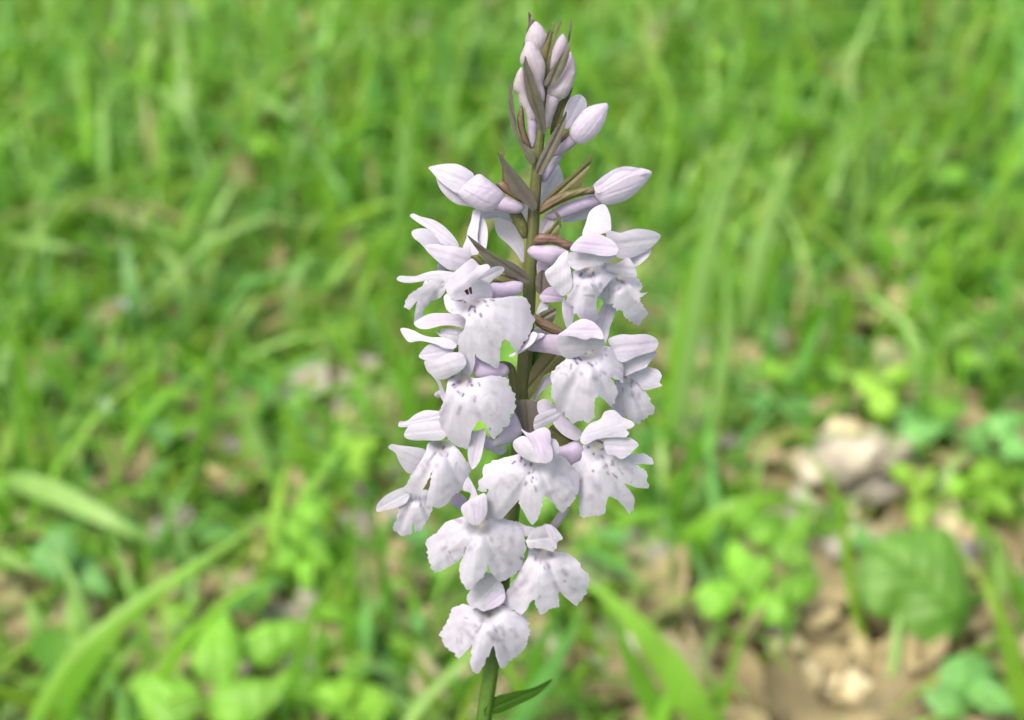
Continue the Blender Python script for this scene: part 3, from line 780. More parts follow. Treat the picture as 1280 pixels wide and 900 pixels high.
tissue("lip", f, 'E', [(475, 600), (540, 540), (620, 510), (720, 490), (800, 520), (860, 580), (800, 660), (745, 735), (717, 790), (704, 830), (711, 900), (724, 948), (700, 968), (663, 988), (633, 968), (573, 952), (512, 902), (512, 852), (483, 842), (452, 848), (458, 760), (488, 680)], 5.8, 'lip',
       throat=(640, 540), tilt=(0, 0.8), curl=1.3, dome=0.9, cren=0.3,
       marks=('E', [(568, 600, 580, 580, 9, 0.85), (600, 560, 640, 545, 9, 0.5), (670, 590, 678, 570, 9, 0.7), (640, 600, 660, 605, 9, 0.5), (755, 530, 790, 520, 14, 0.4), (610, 710, 622, 690, 12, 0.5), (735, 700, 738, 670, 11, 0.5), (600, 760, 680, 765, 9, 0.4), (540, 690, 545, 680, 8, 0.35)]))
tissue("ovary", f, 'E', [(185, 285), (230, 248), (290, 247), (380, 267), (450, 297), (520, 335), (495, 372), (460, 385), (400, 350), (320, 330), (240, 343), (185, 335)], 2.6, 'ovary', col='R')
bract('E', [(265, 248), (340, 180), (385, 130), (402, 105), (400, 200), (385, 262), (310, 262)], 1.8, col='O')
bract('E', [(333, 38), (382, 70), (408, 120), (408, 200), (395, 190), (383, 125), (355, 80)], 2.8, col='B')
tissue("petal", f, 'E', [(225, 255), (242, 140), (270, 108), (350, 148), (275, 245)], 0.2, dome=0.4, col='C')
# ---- flower F9: right of F8
f = part_empty("flower", 785, 350, 3)
tissue("lip", f, 'E', [(735, 720), (790, 620), (860, 575), (960, 590), (1030, 605), (1062, 640), (1082, 690), (1072, 740), (1132, 738), (1088, 767), (1060, 782), (1082, 830), (1126, 890), (1132, 920), (1092, 962), (1076, 992), (1035, 1010), (1000, 982), (950, 952), (910, 892), (870, 882), (832, 838), (780, 832), (733, 792)], 4.0, 'lip', throat=(900, 590), tilt=(0.2, 0.6), curl=1.0, cren=0.4, dome=0.8,
       marks=('E', [(870, 625, 890, 640, 8, 0.6), (910, 640, 922, 655, 10, 0.7), (880, 720, 900, 700, 9, 0.5), (1010, 830, 1025, 820, 10, 0.3), (840, 740, 860, 720, 9, 0.3)]))

# ---- flower F10: right, middle, big lip facing the camera
f = part_empty("flower", 725, 440, 7)
tissue("sepal", f, 'G', [(630, 390), (690, 300), (735, 225), (842, 247), (812, 350), (782, 430), (767, 505), (735, 560), (690, 470)], 3.0, dome=0.5, col='L', tilt=(0, 0.8))
tissue("petal", f, 'G', [(383, 270), (398, 185), (440, 240), (485, 250), (475, 380), (430, 440), (400, 370)], 3.6, dome=0.4, col='L')
tissue("petal", f, 'G', [(352, 492), (420, 440), (480, 388), (560, 357), (640, 380), (702, 440), (724, 490), (720, 526), (640, 516), (580, 530), (500, 510), (430, 496)], 9.2, dome=1.5, tilt=(0, 0.6), col='L')
tissue("petal", f, 'G', [(360, 500), (440, 490), (580, 515), (710, 505), (742, 570), (700, 600), (600, 628), (540, 660), (450, 685), (385, 665), (357, 600)], 8.0, dome=0.7, tilt=(0, -0.4))
tissue("sepal", f, 'G', [(97, 612), (160, 538), (230, 498), (300, 487), (375, 505), (385, 600), (400, 662), (280, 645), (180, 632)], 4.6, dome=0.8, col='S', tilt=(0.8, 0))
tissue("sepal", f, 'G', [(-5, 658), (90, 565), (150, 480), (240, 488), (155, 552), (90, 614)], 4.8, dome=0.4, col='W')
tissue("sepal", f, 'G', [(770, 530), (870, 488), (960, 489), (1080, 485), (1152, 509), (1186, 550), (1172, 602), (1130, 634), (1020, 665), (900, 718), (850, 700), (810, 620)], 6.0, dome=1.0, col='L', tilt=(-0.6, 0))
tissue("sepal", f, 'G', [(860, 725), (1000, 660), (1100, 628), (1162, 627), (1168, 660), (1112, 722), (1082, 762), (1000, 795), (890, 830)], 5.0, dome=0.7, tilt=(-0.6, 0))
tissue("lip", f, 'I', [(410, 130), (430, 70), (560, 40), (690, 10), (760, 20), (820, 38), (842, 90), (882, 160), (895, 240), (886, 328), (840, 302), (790, 276), (822, 320), (845, 390), (832, 450), (802, 518), (760, 492), (720, 452), (680, 435), (660, 470), (651, 560), (651, 612), (600, 657), (560, 637), (500, 647), (470, 657), (430, 612), (390, 562), (345, 552), (320, 480), (288, 410), (295, 340), (289, 260), (340, 190)], 7.4, 'lip',
       throat=(600, 60), tilt=(0, 0.9), curl=1.6, dome=1.1, cren=0.4, ruffle=0.45,
       marks=('I', [(485, 110, 492, 125, 11, 0.9), (520, 115, 540, 135, 8, 0.85), (497, 145, 512, 165, 8, 0.8), (455, 205, 460, 170, 9, 0.6), (600, 155, 635, 180, 8, 0.7), (630, 48, 638, 50, 8, 0.85), (575, 65, 580, 75, 9, 0.5), (710, 130, 712, 105, 13, 0.4), (705, 230, 740, 245, 12, 0.45), (645, 280, 665, 290, 13, 0.4), (540, 240, 545, 250, 12, 0.4), (520, 380, 600, 400, 18, 0.22), (750, 90, 752, 95, 8, 0.5)]))
tissue("ovary", f, 'G', [(150, 315), (200, 338), (300, 388), (405, 455), (365, 505), (270, 470), (200, 435), (145, 375)], 2.8, 'ovary', col='R')
bract('G', [(195, 312), (260, 278), (300, 258), (332, 280), (330, 320), (298, 390), (230, 365)], 1.6, col='B')
tissue("petal", f, 'G', [(165, 315), (210, 210), (262, 215), (262, 285), (200, 312)], 0.6, dome=0.3, col='W')
tissue("petal", f, 'G', [(195, 170), (290, 90), (400, 180), (390, 210), (250, 218)], 1.8, dome=0.5, col='S')
tissue("petal", f, 'G', [(140, 465), (180, 425), (270, 475), (180, 500)], 1.0, dome=0.3, col='W')
# ---- flower F11: right, behind F10
f = part_empty("flower", 785, 475, 3)
tissue("petal", f, 'I', [(940, 250), (1060, 194), (1120, 194), (1182, 215), (1215, 265), (1197, 320), (1218, 346), (1180, 362), (1070, 384), (1020, 330)], 3.8, dome=0.6)
tissue("lip", f, 'I', [(880, 250), (970, 230), (1040, 300), (1072, 385), (1112, 460), (1152, 530), (1152, 570), (1102, 602), (1076, 632), (1045, 627), (1036, 662), (1000, 664), (940, 627), (870, 602), (790, 530), (820, 430), (830, 330)], 3.4, 'lip', throat=(920, 260), tilt=(0.2, 0.6), curl=1.0, cren=0.35, dome=0.8,
       marks=('I', [(905, 270, 915, 280, 10, 0.7), (960, 330, 970, 300, 10, 0.4), (1000, 270, 1040, 330, 10, 0.35), (955, 420, 965, 430, 14, 0.45), (1020, 450, 1030, 410, 12, 0.35)]))

# ---- flower F12: lower left
f = part_empty("flower", 595, 670, 6)
tissue("lip", f, 'M', [(330, 190), (400, 170), (470, 150), (540, 140), (620, 150), (740, 188), (842, 224), (902, 290), (907, 370), (920, 440), (892, 540), (882, 602), (800, 672), (710, 712), (660, 682), (620, 622), (596, 572), (586, 622), (540, 682), (470, 762), (430, 775), (390, 742), (365, 662), (359, 590), (394, 500), (422, 428), (380, 512), (330, 558), (250, 602), (190, 635), (140, 617), (110, 562), (94, 500), (88, 390), (120, 340), (180, 300), (230, 228)], 5.8, 'lip',
       throat=(530, 230), tilt=(0, 0.8), curl=1.6, dome=1.0, cren=0.3, ruffle=0.4,
       marks=('M', [(590, 270, 605, 300, 18, 0.3), (620, 340, 630, 370, 12, 0.35), (430, 270, 450, 300, 14, 0.25), (680, 460, 740, 480, 20, 0.32), (640, 530, 660, 490, 16, 0.3), (740, 540, 790, 560, 18, 0.3), (225, 445, 245, 430, 13, 0.4), (275, 460, 282, 470, 10, 0.45), (310, 460, 350, 450, 16, 0.3), (440, 450, 455, 435, 12, 0.4), (260, 530, 270, 520, 12, 0.25), (875, 515, 885, 525, 10, 0.7), (400, 480, 412, 430, 6, 0.5), (335, 200, 370, 212, 12, 0.6)]))
tissue("sepal", f, 'M', [(825, 208), (920, 248), (1000, 268), (970, 318), (905, 335), (870, 285)], 4.6, dome=0.3, col='W')
# ---- flower F13: lower right
f = part_empty("flower", 680, 685, 5)
tissue("petal", f, 'N', [(385, 245), (430, 148), (500, 118), (570, 103), (622, 128), (652, 158), (685, 222), (642, 252), (634, 305), (600, 328), (530, 308), (460, 300), (405, 300)], 6.4, dome=1.2, ruffle=0.8, col='W', cren=0.25)
tissue("ovary", f, 'N', [(585, 112), (640, 20), (685, -30), (745, -20), (702, 60), (640, 138)], 3.4, 'ovary', col='C', mat=M_PETAL)
tissue("lip", f, 'N', [(415, 285), (530, 280), (630, 330), (700, 338), (782, 373), (832, 440), (882, 500), (913, 550), (892, 660), (852, 722), (800, 778), (750, 742), (690, 692), (655, 660), (659, 750), (651, 792), (580, 817), (510, 853), (480, 812), (450, 740), (420, 752), (390, 812), (340, 858), (300, 832), (270, 812), (230, 812), (198, 750), (215, 680), (290, 560), (350, 450), (395, 380)], 4.4, 'lip',
       throat=(520, 320), tilt=(0.3, 0.8), curl=1.5, dome=0.9, cren=0.3, ruffle=0.45,
       marks=('N', [(440, 290, 500, 310, 16, 0.5), (580, 340, 600, 360, 14, 0.55), (460, 400, 465, 370, 8, 0.5), (560, 430, 575, 460, 11, 0.55), (535, 455, 540, 475, 10, 0.45), (690, 490, 720, 520, 15, 0.55), (700, 570, 710, 580, 10, 0.4), (620, 590, 640, 640, 14, 0.35), (250, 690, 300, 640, 14, 0.35), (340, 610, 380, 580, 16, 0.3), (420, 660, 480, 600, 16, 0.3), (490, 720, 500, 700, 10, 0.35), (740, 620, 790, 650, 12, 0.25)]))
tissue("petal", f, 'N', [(545, 125), (570, 103), (622, 128), (652, 158), (690, 222), (645, 250), (636, 308), (592, 262), (568, 190)], 7.0, dome=0.5, col='W')
# ---- flower F14: the lowest one
f = part_empty("flower", 605, 760, 4)
tissue("petal", f, 'O', [(362, 235), (370, 180), (395, 110), (440, 30), (510, 0), (590, 30), (650, 100), (680, 180), (662, 248), (600, 290), (560, 285), (500, 328), (440, 300), (400, 310)], 3.2, dome=1.2, col='W', cren=0.25)
tissue("petal", f, 'O', [(485, 322), (500, 255), (545, 190), (610, 150), (672, 180), (662, 250), (585, 300)], 3.5, dome=0.8, col='L')
tissue("lip", f, 'O', [(275, 285), (340, 268), (420, 300), (500, 310), (600, 280), (660, 275), (740, 318), (832, 350), (873, 430), (883, 520), (852, 622), (800, 682), (720, 742), (680, 793), (635, 793), (608, 720), (580, 618), (550, 682), (500, 772), (460, 838), (420, 828), (389, 770), (389, 680), (402, 598), (360, 652), (310, 702), (280, 718), (250, 672), (190, 642), (158, 570), (133, 510), (180, 440), (204, 380), (228, 320)], 3.2, 'lip',
       throat=(540, 330), tilt=(0, 0.8), curl=1.5, dome=0.9, cren=0.4, ruffle=0.45,
       marks=('O', [(500, 340, 600, 290, 14, 0.6), (540, 370, 548, 350, 12, 0.6), (470, 420, 490, 400, 14, 0.4), (425, 440, 435, 450, 12, 0.5), (360, 500, 400, 550, 14, 0.4), (440, 500, 480, 440, 10, 0.35), (540, 510, 580, 560, 14, 0.45), (610, 570, 660, 570, 13, 0.4), (670, 540, 660, 490, 12, 0.35), (620, 460, 650, 470, 14, 0.3), (770, 540, 760, 480, 12, 0.3), (640, 260, 660, 250, 12, 0.6)]))
# ---- small leaf on the stem at the foot of the spike
tissue("stem_leaf", orchid, 'P', [(604, 892), (618, 872), (640, 865), (665, 860), (690, 849), (673, 868), (648, 881), (625, 891)], -3.0, 'bract', tilt=(-5, 0), col='H', dome=0.5, mat=M_GRASS)


# basal leaves of the orchid, below the frame
def basal():
    for k, (az, L, wd) in enumerate(((0.5, 0.085, 0.012), (2.4, 0.075, 0.011), (3.9, 0.08, 0.012), (5.4, 0.07, 0.010))):
        n = 14; V = []; C = []
        for i in range(n + 1):
            t = i / n
            r = L * t; z = 0.004 + 0.06 * math.sin(t * 2.2) * (1 - 0.35 * t)
            w_ = wd * math.sin(math.pi * min(1, 0.12 + 0.88 * t)) ** 0.8
            for s_, zz in ((-1, 0.004), (0, 0), (1, 0.004)):
                V.append((r * math.cos(az) - s_ * w_ * math.sin(az), r * math.sin(az) + s_ * w_ * math.cos(az), z + zz * abs(s_)))
                C.append(GREEN * 1.1)
        faces = [(i * 3 + j, i * 3 + j + 1, i * 3 + j + 4, i * 3 + j + 3) for i in range(n) for j in (0, 1)]
        new_obj("leaf", np_mesh("leaf", np.array(V), faces, M_LEAF, np.array(C)), orchid)


basal()

# ------------------------------------------------------------------ background: single things one can pick out
GR = dict(bright=(0.185, 0.40, 0.034), mid=(0.145, 0.34, 0.03), dark=(0.10, 0.26, 0.024), pale=(0.27, 0.45, 0.13), teal=(0.13, 0.33, 0.08),
          lime=(0.21, 0.395, 0.04), olive=(0.19, 0.31, 0.034))


def ribbon(P3, W, col, name, side_hint=(1, 0, 0)):
    n = len(P3); V = []; C = []
    side_hint = np.array(side_hint, float)
    for i in range(n):
        tan = P3[min(i + 1, n - 1)] - P3[max(i - 1, 0)]; tan /= np.linalg.norm(tan) + 1e-12
        view = P3[i] - CAM; view /= np.linalg.norm(view)
        s = np.cross(tan, view); s /= np.linalg.norm(s) + 1e-9
        nn = np.cross(s, tan)
        for k, o_ in ((-1, 0.0), (-0.5, 0.14), (0, 0.26), (0.5, 0.14), (1, 0.0)):
            V.append(P3[i] + s * W[i] * 0.5 * k + nn * W[i] * o_ * -0.5)
            C.append(np.array(col) * (0.92 + 0.08 * abs(k)))
    m = 5
    faces = [(i * m + j, i * m + j + 1, (i + 1) * m + j + 1, (i + 1) * m + j) for i in range(n - 1) for j in range(m - 1)]
    return np.array(V), faces, np.array(C)


def blade(path, wpx, col, label, mode='y', lean=0.0, H=0.07, tip=0.3, group="single grass blades that stand out"):
    Q = smooth_open(path, 26)
    t = np.linspace(0, 1, len(Q))
    if mode == 'y':
        b0 = gpoint(Q[0, 0], Q[0, 1])
        y = b0[1] + lean * t
        r = ray(Q[:, 0], Q[:, 1])
        P3 = CAM + r * ((y - CAM[1]) / r[:, 1])[:, None]
    else:
        h = H * (4 * t * (1 - t) * (1 - tip) + tip * t) if tip < 1 else H * t
        P3 = gpoint(Q[:, 0], Q[:, 1], h)
    P3[0, 2] = min(P3[0, 2], -0.004)
    zd = (P3 - CAM) @ FWD
    W = wpx * zd / F * np.clip(0.55 + 1.3 * t, 0, 1) * np.clip((1 - t) * 2.0, 0.03, 1) ** 0.8
    V, faces, C = ribbon(P3, W, GR[col], "grass_blade")
    org = P3[0].copy()
    o = new_obj("grass_blade", np_mesh("grass_blade", V - org, faces, M_GRASS, C), loc=org)
    tag(o, label, "grass blade", group)


BL = [
    ([(905, 970), (880, 900), (845, 845), (800, 785), (755, 742), (725, 725)], 40, 'bright', "widest bright green grass blade arching at the foot of the orchid", 'y', 0.03),
    ([(850, 960), (825, 900), (800, 850), (775, 795), (758, 755)], 26, 'mid', "second broad grass blade just left of the widest one", 'y', 0.0),
    ([(652, 960), (660, 870), (674, 815), (688, 775), (702, 745)], 22, 'dark', "dark green blade rising right behind the orchid's lower stem", 'y', 0.0),
    ([(620, 970), (650, 900), (685, 845), (715, 790), (732, 755)], 24, 'teal', "bluish green blade leaning right of the lower orchid stem", 'y', 0.0),
    ([(1090, 830), (1070, 770), (1060, 710), (1054, 660), (1046, 620), (1022, 578), (1000, 552)], 14, 'lime', "tall lime green blade left of the heart-shaped leaf", 'y', 0.0),
    ([(815, 715), (850, 680), (890, 645), (940, 625), (990, 625), (1030, 648), (1050, 668)], 17, 'bright', "low arching blade right of the orchid's lower flowers", 'h', 0, 0.05),
    ([(1300, 950), (1275, 860), (1258, 790), (1240, 732)], 28, 'lime', "bright broad blade at the lower right corner", 'y', 0.0),
    ([(1292, 800), (1275, 745), (1262, 700)], 16, 'mid', "short blade leaning in from the right edge", 'y', 0.0),
    ([(1250, 722), (1225, 742), (1185, 772), (1140, 798)], 13, 'dark', "dark blade lying across the heart-shaped leaf", 'h', 0, 0.055, 0.9),
    ([(838, 580), (862, 440), (886, 310), (912, 220), (946, 148)], 25, 'pale', "tall pale blade right of the upper flower spike", 'y', 0.0),
    ([(925, 440), (950, 310), (978, 230), (1008, 166)], 22, 'pale', "shorter pale blade right of the tall pale one", 'y', 0.0),
    ([(880, 600), (900, 480), (912, 400), (905, 335), (886, 288)], 15, 'pale', "pale blade bending left beside the right-hand flowers", 'y', 0.0),
    ([(1000, 360), (1008, 300), (1020, 235)], 10, 'olive', "thin olive upright blade in the upper right meadow", 'y', 0.0),
    ([(826, 600), (842, 460), (862, 350), (890, 245)], 13, 'bright', "slim bright blade close to the upper right flowers", 'y', 0.0),
    ([(1180, 360), (1205, 320), (1232, 288), (1258, 252)], 13, 'pale', "pale slanting blade near the right edge, upper half", 'y', 0.0),
    ([(390, 330), (412, 292), (440, 270), (472, 258), (502, 250)], 16, 'lime', "blade arching right, level with the topmost left flowers", 'h', 0, 0.07, 0.8),
    ([(440, 380), (460, 335), (480, 305), (502, 285)], 14, 'bright', "blade just under the arching one left of the flowers", 'y', 0.0),
    ([(352, 640), (330, 570), (305, 515), (288, 478)], 19, 'pale', "left of the two parallel pale blades, mid left", 'y', 0.0),
    ([(395, 620), (375, 555), (355, 508), (335, 484)], 17, 'lime', "right of the two parallel pale blades, mid left", 'y', 0.0),
    ([(-45, 622), (20, 600), (70, 616), (130, 646), (210, 688)], 28, 'pale', "pale blade entering from the left edge and drooping right", 'h', 0, 0.06, 0.5),
    ([(5, 1000), (52, 885), (95, 822), (160, 765), (240, 710), (332, 650)], 26, 'bright', "long bright blade sweeping up right in the lower left", 'y', 0.05),
    ([(60, 980), (92, 868), (120, 825), (152, 795)], 24, 'mid', "short blade under the long sweeping one, lower left", 'y', 0.0),
    ([(438, 880), (437, 790), (440, 700), (441, 590)], 12, 'mid', "thin straight upright blade left of the lowest flowers", 'y', 0.0),
    ([(495, 850), (484, 740), (468, 645), (455, 578)], 12, 'dark', "thin dark blade nearest the lower left flowers", 'y', 0.0),
    ([(560, 930), (540, 860), (515, 815), (498, 792)], 14, 'olive', "olive blade leaning left below the lowest flowers", 'y', 0.0),
    ([(-30, 690), (10, 698), (45, 715)], 16, 'pale', "short pale blade tip at the left edge, under the drooping one", 'h', 0, 0.05, 0.8),
    ([(978, 870), (984, 790), (986, 700)], 11, 'dark', "dark upright blade between orchid and heart-shaped leaf", 'y', 0.0),
    ([(828, 690), (848, 620), (872, 555), (892, 498)], 18, 'dark', "dark broad blade just right of the lower right flowers", 'y', 0.0),
    ([(170, 112), (205, 116), (228, 135), (242, 168)], 14, 'pale', "pale bent blade in the far upper left", 'h', 0, 0.06, 0.7),
    ([(295, 118), (335, 128), (378, 152)], 14, 'pale', "pale drooping blade in the upper left, right of the bent one", 'h', 0, 0.06, 0.7),
    ([(-20, 296), (40, 303), (100, 312)], 14, 'pale', "pale level blade at the left edge, upper half", 'h', 0, 0.05, 0.7),
    ([(10, 450), (40, 405), (70, 372), (105, 345)], 15, 'bright', "bright slanting blade in the left meadow", 'y', 0.0),
    ([(700, 680), (740, 690), (775, 708), (805, 735)], 15, 'teal', "bluish blade drooping right beside the lowest right flower", 'h', 0, 0.06, 0.8),
    ([(130, 300), (135, 240), (145, 215)], 12, 'pale', "small upright pale blade in the far left meadow", 'y', 0.0),
    ([(1100, 450), (1130, 400), (1165, 330), (1180, 300)], 13, 'mid', "mid green slanting blade above the small seedlings at right", 'y', 0.0),
    ([(940, 420), (960, 380), (975, 300), (980, 285)], 14, 'bright', "bright upright blade in the meadow right of the pale bending one", 'y', 0.0),
    ([(230, 600), (250, 560), (262, 480), (258, 430)], 15, 'mid', "mid green upright blade left of the parallel pale pair", 'y', 0.0),
    ([(20, 560), (30, 500), (25, 440), (10, 400)], 16, 'bright', "bright upright blade by the left edge, mid height", 'y', 0.0),
    ([(340, 960), (372, 830), (402, 740), (425, 690)], 14, 'mid', "blade leaning right above the pale rosette, lower left", 'y', 0.0),
    ([(170, 960), (190, 860), (240, 790), (300, 740), (345, 725)], 18, 'bright', "blade bending right under the end of the long sweeping one", 'y', 0.0),
    ([(540, 620), (510, 480), (480, 400), (440, 350)], 15, 'mid', "blade leaning left, half hidden behind the left flowers", 'y', 0.0),
    ([(760, 830), (740, 790), (725, 765)], 14, 'bright', "short bright blade behind the widest one", 'y', 0.0),
    ([(880, 960), (925, 800), (945, 740), (950, 715)], 10, 'mid', "thin upright blade right of the widest one", 'y', 0.0),
]
for it in BL:
    path, w_, c_, lab, mode, lean = it[:6]
    blade(path, w_, c_, lab, mode, lean, *(it[6:]))


# broad leaves -------------------------------------------------------
def flat_leaf(name, outline, p0, n, col, parent, org, dome=0.004, ridge=0.0, mat=None, step=3.5):
    """outline in the picture dropped onto the tilted plane (p0, n), then cupped"""
    V, T, D = sheet(np.array(outline, float), step)
    n = np.array(n, float); n /= np.linalg.norm(n)
    r = ray(V[:, 0], V[:, 1])
    t = ((p0 - CAM) @ n) / (r @ n)
    P3 = CAM + r * t[:, None]
    s = np.clip(D / D.max(), 0, 1)
    c = P3.mean(0)
    P3 = P3 + n * (dome * (1 - (1 - s) ** 2))[:, None]
    u_, s_, vt = np.linalg.svd(P3 - c, full_matrices=False)
    al = (P3 - c) @ vt[0]; ac = (P3 - c) @ vt[1]
    wl_ = np.abs(ac).max()
    P3 += n * (0.0007 * np.sin(al * 900 + np.abs(ac) * 700))[:, None] * s[:, None]
    P3 -= n * (0.0022 * np.exp(-(ac / (0.1 * wl_)) ** 2))[:, None]
    C = np.array(GR.get(col, col)) * (1 + 0.1 * snoise(V, int(V[0, 0] * 7) % 9999, 0.06))[:, None]
    nv = len(P3)
    P3b = P3 - n * 0.0005
    faces = [tuple(f) for f in T] + [tuple(i + nv for i in f[::-1]) for f in T]
    return new_obj(name, np_mesh(name, np.r_[P3, P3b] - org, faces, mat or M_LEAF, np.r_[C, C]), parent)


def tube(name, P3, R, col, parent, org, mat=None, n=10, rough=0.0):
    V = []; C = []
    m = len(P3)
    for i in range(m):
        tan = P3[min(i + 1, m - 1)] - P3[max(i - 1, 0)]; tan /= np.linalg.norm(tan)
        a = np.cross(tan, (0.3, 0.2, 0.93)); a /= np.linalg.norm(a); b = np.cross(tan, a)
        for k in range(n):
            th = 2 * math.pi * k / n
            r = R[i] * (1 + rough * math.sin(3 * th + i * 1.3) + rough * random.uniform(-1, 1))
            V.append(P3[i] + r * (math.cos(th) * a + math.sin(th) * b)); C.append(np.array(col) * random.uniform(0.85, 1.15))
    faces = [(i * n + k, i * n + (k + 1) % n, (i + 1) * n + (k + 1) % n, (i + 1) * n + k) for i in range(m - 1) for k in range(n)]
    faces += [tuple(range(n))[::-1], tuple((m - 1) * n + k for k in range(n))]
    return new_obj(name, np_mesh(name, np.array(V) - org, faces, mat or M_GRASS, np.array(C)), parent)


def leaf_at(u, v, h):
    return gpoint(np.array(float(u)), np.array(float(v)), h)


# heart-shaped leaf
p0 = leaf_at(1122, 768, 0.022)
HEART = (float(leaf_at(1142, 730, 0.022)[0]), float(p0[1]))
foot = leaf_at(1112, 930, 0.0); foot = np.array((foot[0], p0[1] - 0.012, -0.003))
hl = new_obj("heart_leaved_plant", None, loc=foot)
tag(hl, "plant with one large heart-shaped leaf, lower right on the leaf litter", "plant")
flat_leaf("leaf", [(1076, 742), (1071, 712), (1083, 684), (1108, 668), (1150, 660), (1184, 661), (1198, 682), (1210, 720), (1214, 760), (1206, 790), (1182, 805), (1152, 801), (1131, 786), (1122, 766), (1110, 773), (1088, 766)],
          p0, (0.1, -0.62, 0.78), (0.10, 0.235, 0.03), hl, foot, dome=0.006)
tt = np.linspace(0, 1, 10)[:, None]
tube("stalk", foot * (1 - tt) + p0 * tt + np.array((0, -0.01, 0)) * np.sin(tt * math.pi), np.full(10, 0.0016), GR['pale'], hl, foot)


def leafy_plant(name, label, leaves, foot_px, col, hgt=0.035, nrm=(0, -0.5, 0.85), group=None, cat="plant"):
    ft = leaf_at(foot_px[0], foot_px[1], -0.002)
    e = new_obj(name, None, loc=ft)
    tag(e, label, cat, group)
    for k, (cx, cy, a, L, w_) in enumerate(leaves):
        a = math.radians(a); pts = []
        for i in range(16):
            t = i / 16 * 2 * math.pi
            x = math.cos(t) * L / 2; y = math.sin(t) * w_ / 2 * (1 - 0.3 * math.cos(t)) * random.uniform(0.86, 1.08)
            x *= 1.12 if i == 0 else random.uniform(0.93, 1.03)
            pts.append((cx + x * math.cos(a) + y * math.sin(a), cy - x * math.sin(a) + y * math.cos(a)))
        h = hgt * random.uniform(0.75, 1.2)
        p = leaf_at(cx, cy, h)
        nn = np.array(nrm) + np.array((random.uniform(-.25, .25), random.uniform(-.15, .2), 0))
        cc = np.array(GR[col]) * random.uniform(0.85, 1.2)
        lf = flat_leaf("leaf", pts, p, nn, tuple(cc), e, ft, dome=0.003, step=max(2.5, w_ / 9))
        b0 = np.array((cx - math.cos(a) * L * 0.47, cy + math.sin(a) * L * 0.47))
        q = CAM + ray(b0[0], b0[1]) * (((p - CAM) @ nn) / (ray(b0[0], b0[1]) @ nn))
        tt = np.linspace(0, 1, 7)[:, None]
        tube("stalk", ft * (1 - tt) + q * tt + np.array((0, 0, 0.006)) * np.sin(tt * math.pi), np.full(7, 0.0007), GR[col], e, ft, n=6)
    return e


leafy_plant("broad_leaved_plant", "pale green broad-leaved rosette at the bottom edge, lower left",
            [(272, 812, 80, 88, 58), (342, 802, 25, 90, 52), (205, 872, 150, 90, 66), (305, 878, 20, 92, 62), (385, 862, -20, 84, 50)], (290, 905), 'mid', 0.03)
leafy_plant("broad_leaved_plant", "small broad-leaved plant below left of the lowest flower",
            [(420, 868, 30, 60, 44), (446, 838, 60, 52, 36), (468, 880, -30, 56, 40)], (440, 900), 'bright', 0.025)
leafy_plant("broad_leaved_plant", "dark green leaf pair at the far lower left under the sweeping blade",
            [(70, 690, 60, 76, 52), (110, 720, -40, 62, 40)], (85, 742), 'teal', 0.03)
leafy_plant("seedling", "bright lime seedling above the pale wood chip",
            [(1104, 500, 110, 44, 36), (1122, 470, 40, 38, 30), (1084, 478, 160, 36, 28)], (1106, 535), 'lime', 0.03)
leafy_plant("seedling", "darker seedling with flat leaves just above the wood chip's right end",
            [(1152, 540, 10, 58, 32), (1190, 520, 40, 46, 30), (1128, 520, 150, 40, 26)], (1155, 566), 'teal', 0.02)
leafy_plant("seedling", "lime seedling overlapping the right end of the wood chip",
            [(1128, 590, 160, 34, 24), (1146, 608, 95, 36, 20), (1162, 596, 60, 34, 20), (1150, 642, -100, 38, 32)], (1150, 655), 'lime', 0.022)
leafy_plant("seedling", "round-leaved seedling near the right edge above the heart-shaped leaf",
            [(1203, 608, 10, 40, 30), (1235, 588, 40, 44, 32), (1248, 628, -30, 44, 30), (1268, 600, 0, 40, 30)], (1232, 648), 'bright', 0.02)
leafy_plant("seedling", "green seedling at the right edge, level with the wood chip",
            [(1225, 545, 60, 46, 34), (1258, 530, 20, 48, 34), (1270, 560, -20, 44, 30)], (1252, 575), 'teal', 0.025)
leafy_plant("broad_leaved_plant", "leafy clump between the low arching blade and the bottom edge",
            [(900, 745, 30, 62, 44), (945, 720, 60, 58, 40), (960, 760, -20, 66, 44), (1000, 735, 20, 60, 40), (925, 700, 120, 52, 36)], (945, 790), 'mid', 0.03)
leafy_plant("broad_leaved_plant", "leaf group under the low arching blade right of the orchid",
            [(960, 660, 30, 56, 40), (990, 690, -40, 58, 38), (930, 640, 150, 50, 36), (1000, 660, 70, 44, 34)], (968, 706), 'mid', 0.03)
leafy_plant("broad_leaved_plant", "bluish leaf group beneath the heart-shaped leaf, bottom right",
            [(1210, 840, 10, 70, 48), (1240, 870, -30, 66, 42), (1185, 875, 160, 60, 44)], (1212, 895), 'teal', 0.02)
leafy_plant("broad_leaved_plant", "small leafy clump left of the lower left flowers",
            [(395, 640, 30, 44, 32), (372, 665, 150, 44, 30), (400, 690, -60, 46, 30), (360, 700, 200, 40, 28), (385, 720, -90, 42, 28)], (385, 735), 'mid', 0.03)
leafy_plant("seedling", "bright seedling beside the thin upright blade, left of the flowers",
            [(455, 560, 30, 38, 28), (432, 552, 150, 36, 26), (448, 585, -70, 34, 26)], (446, 610), 'lime', 0.03)


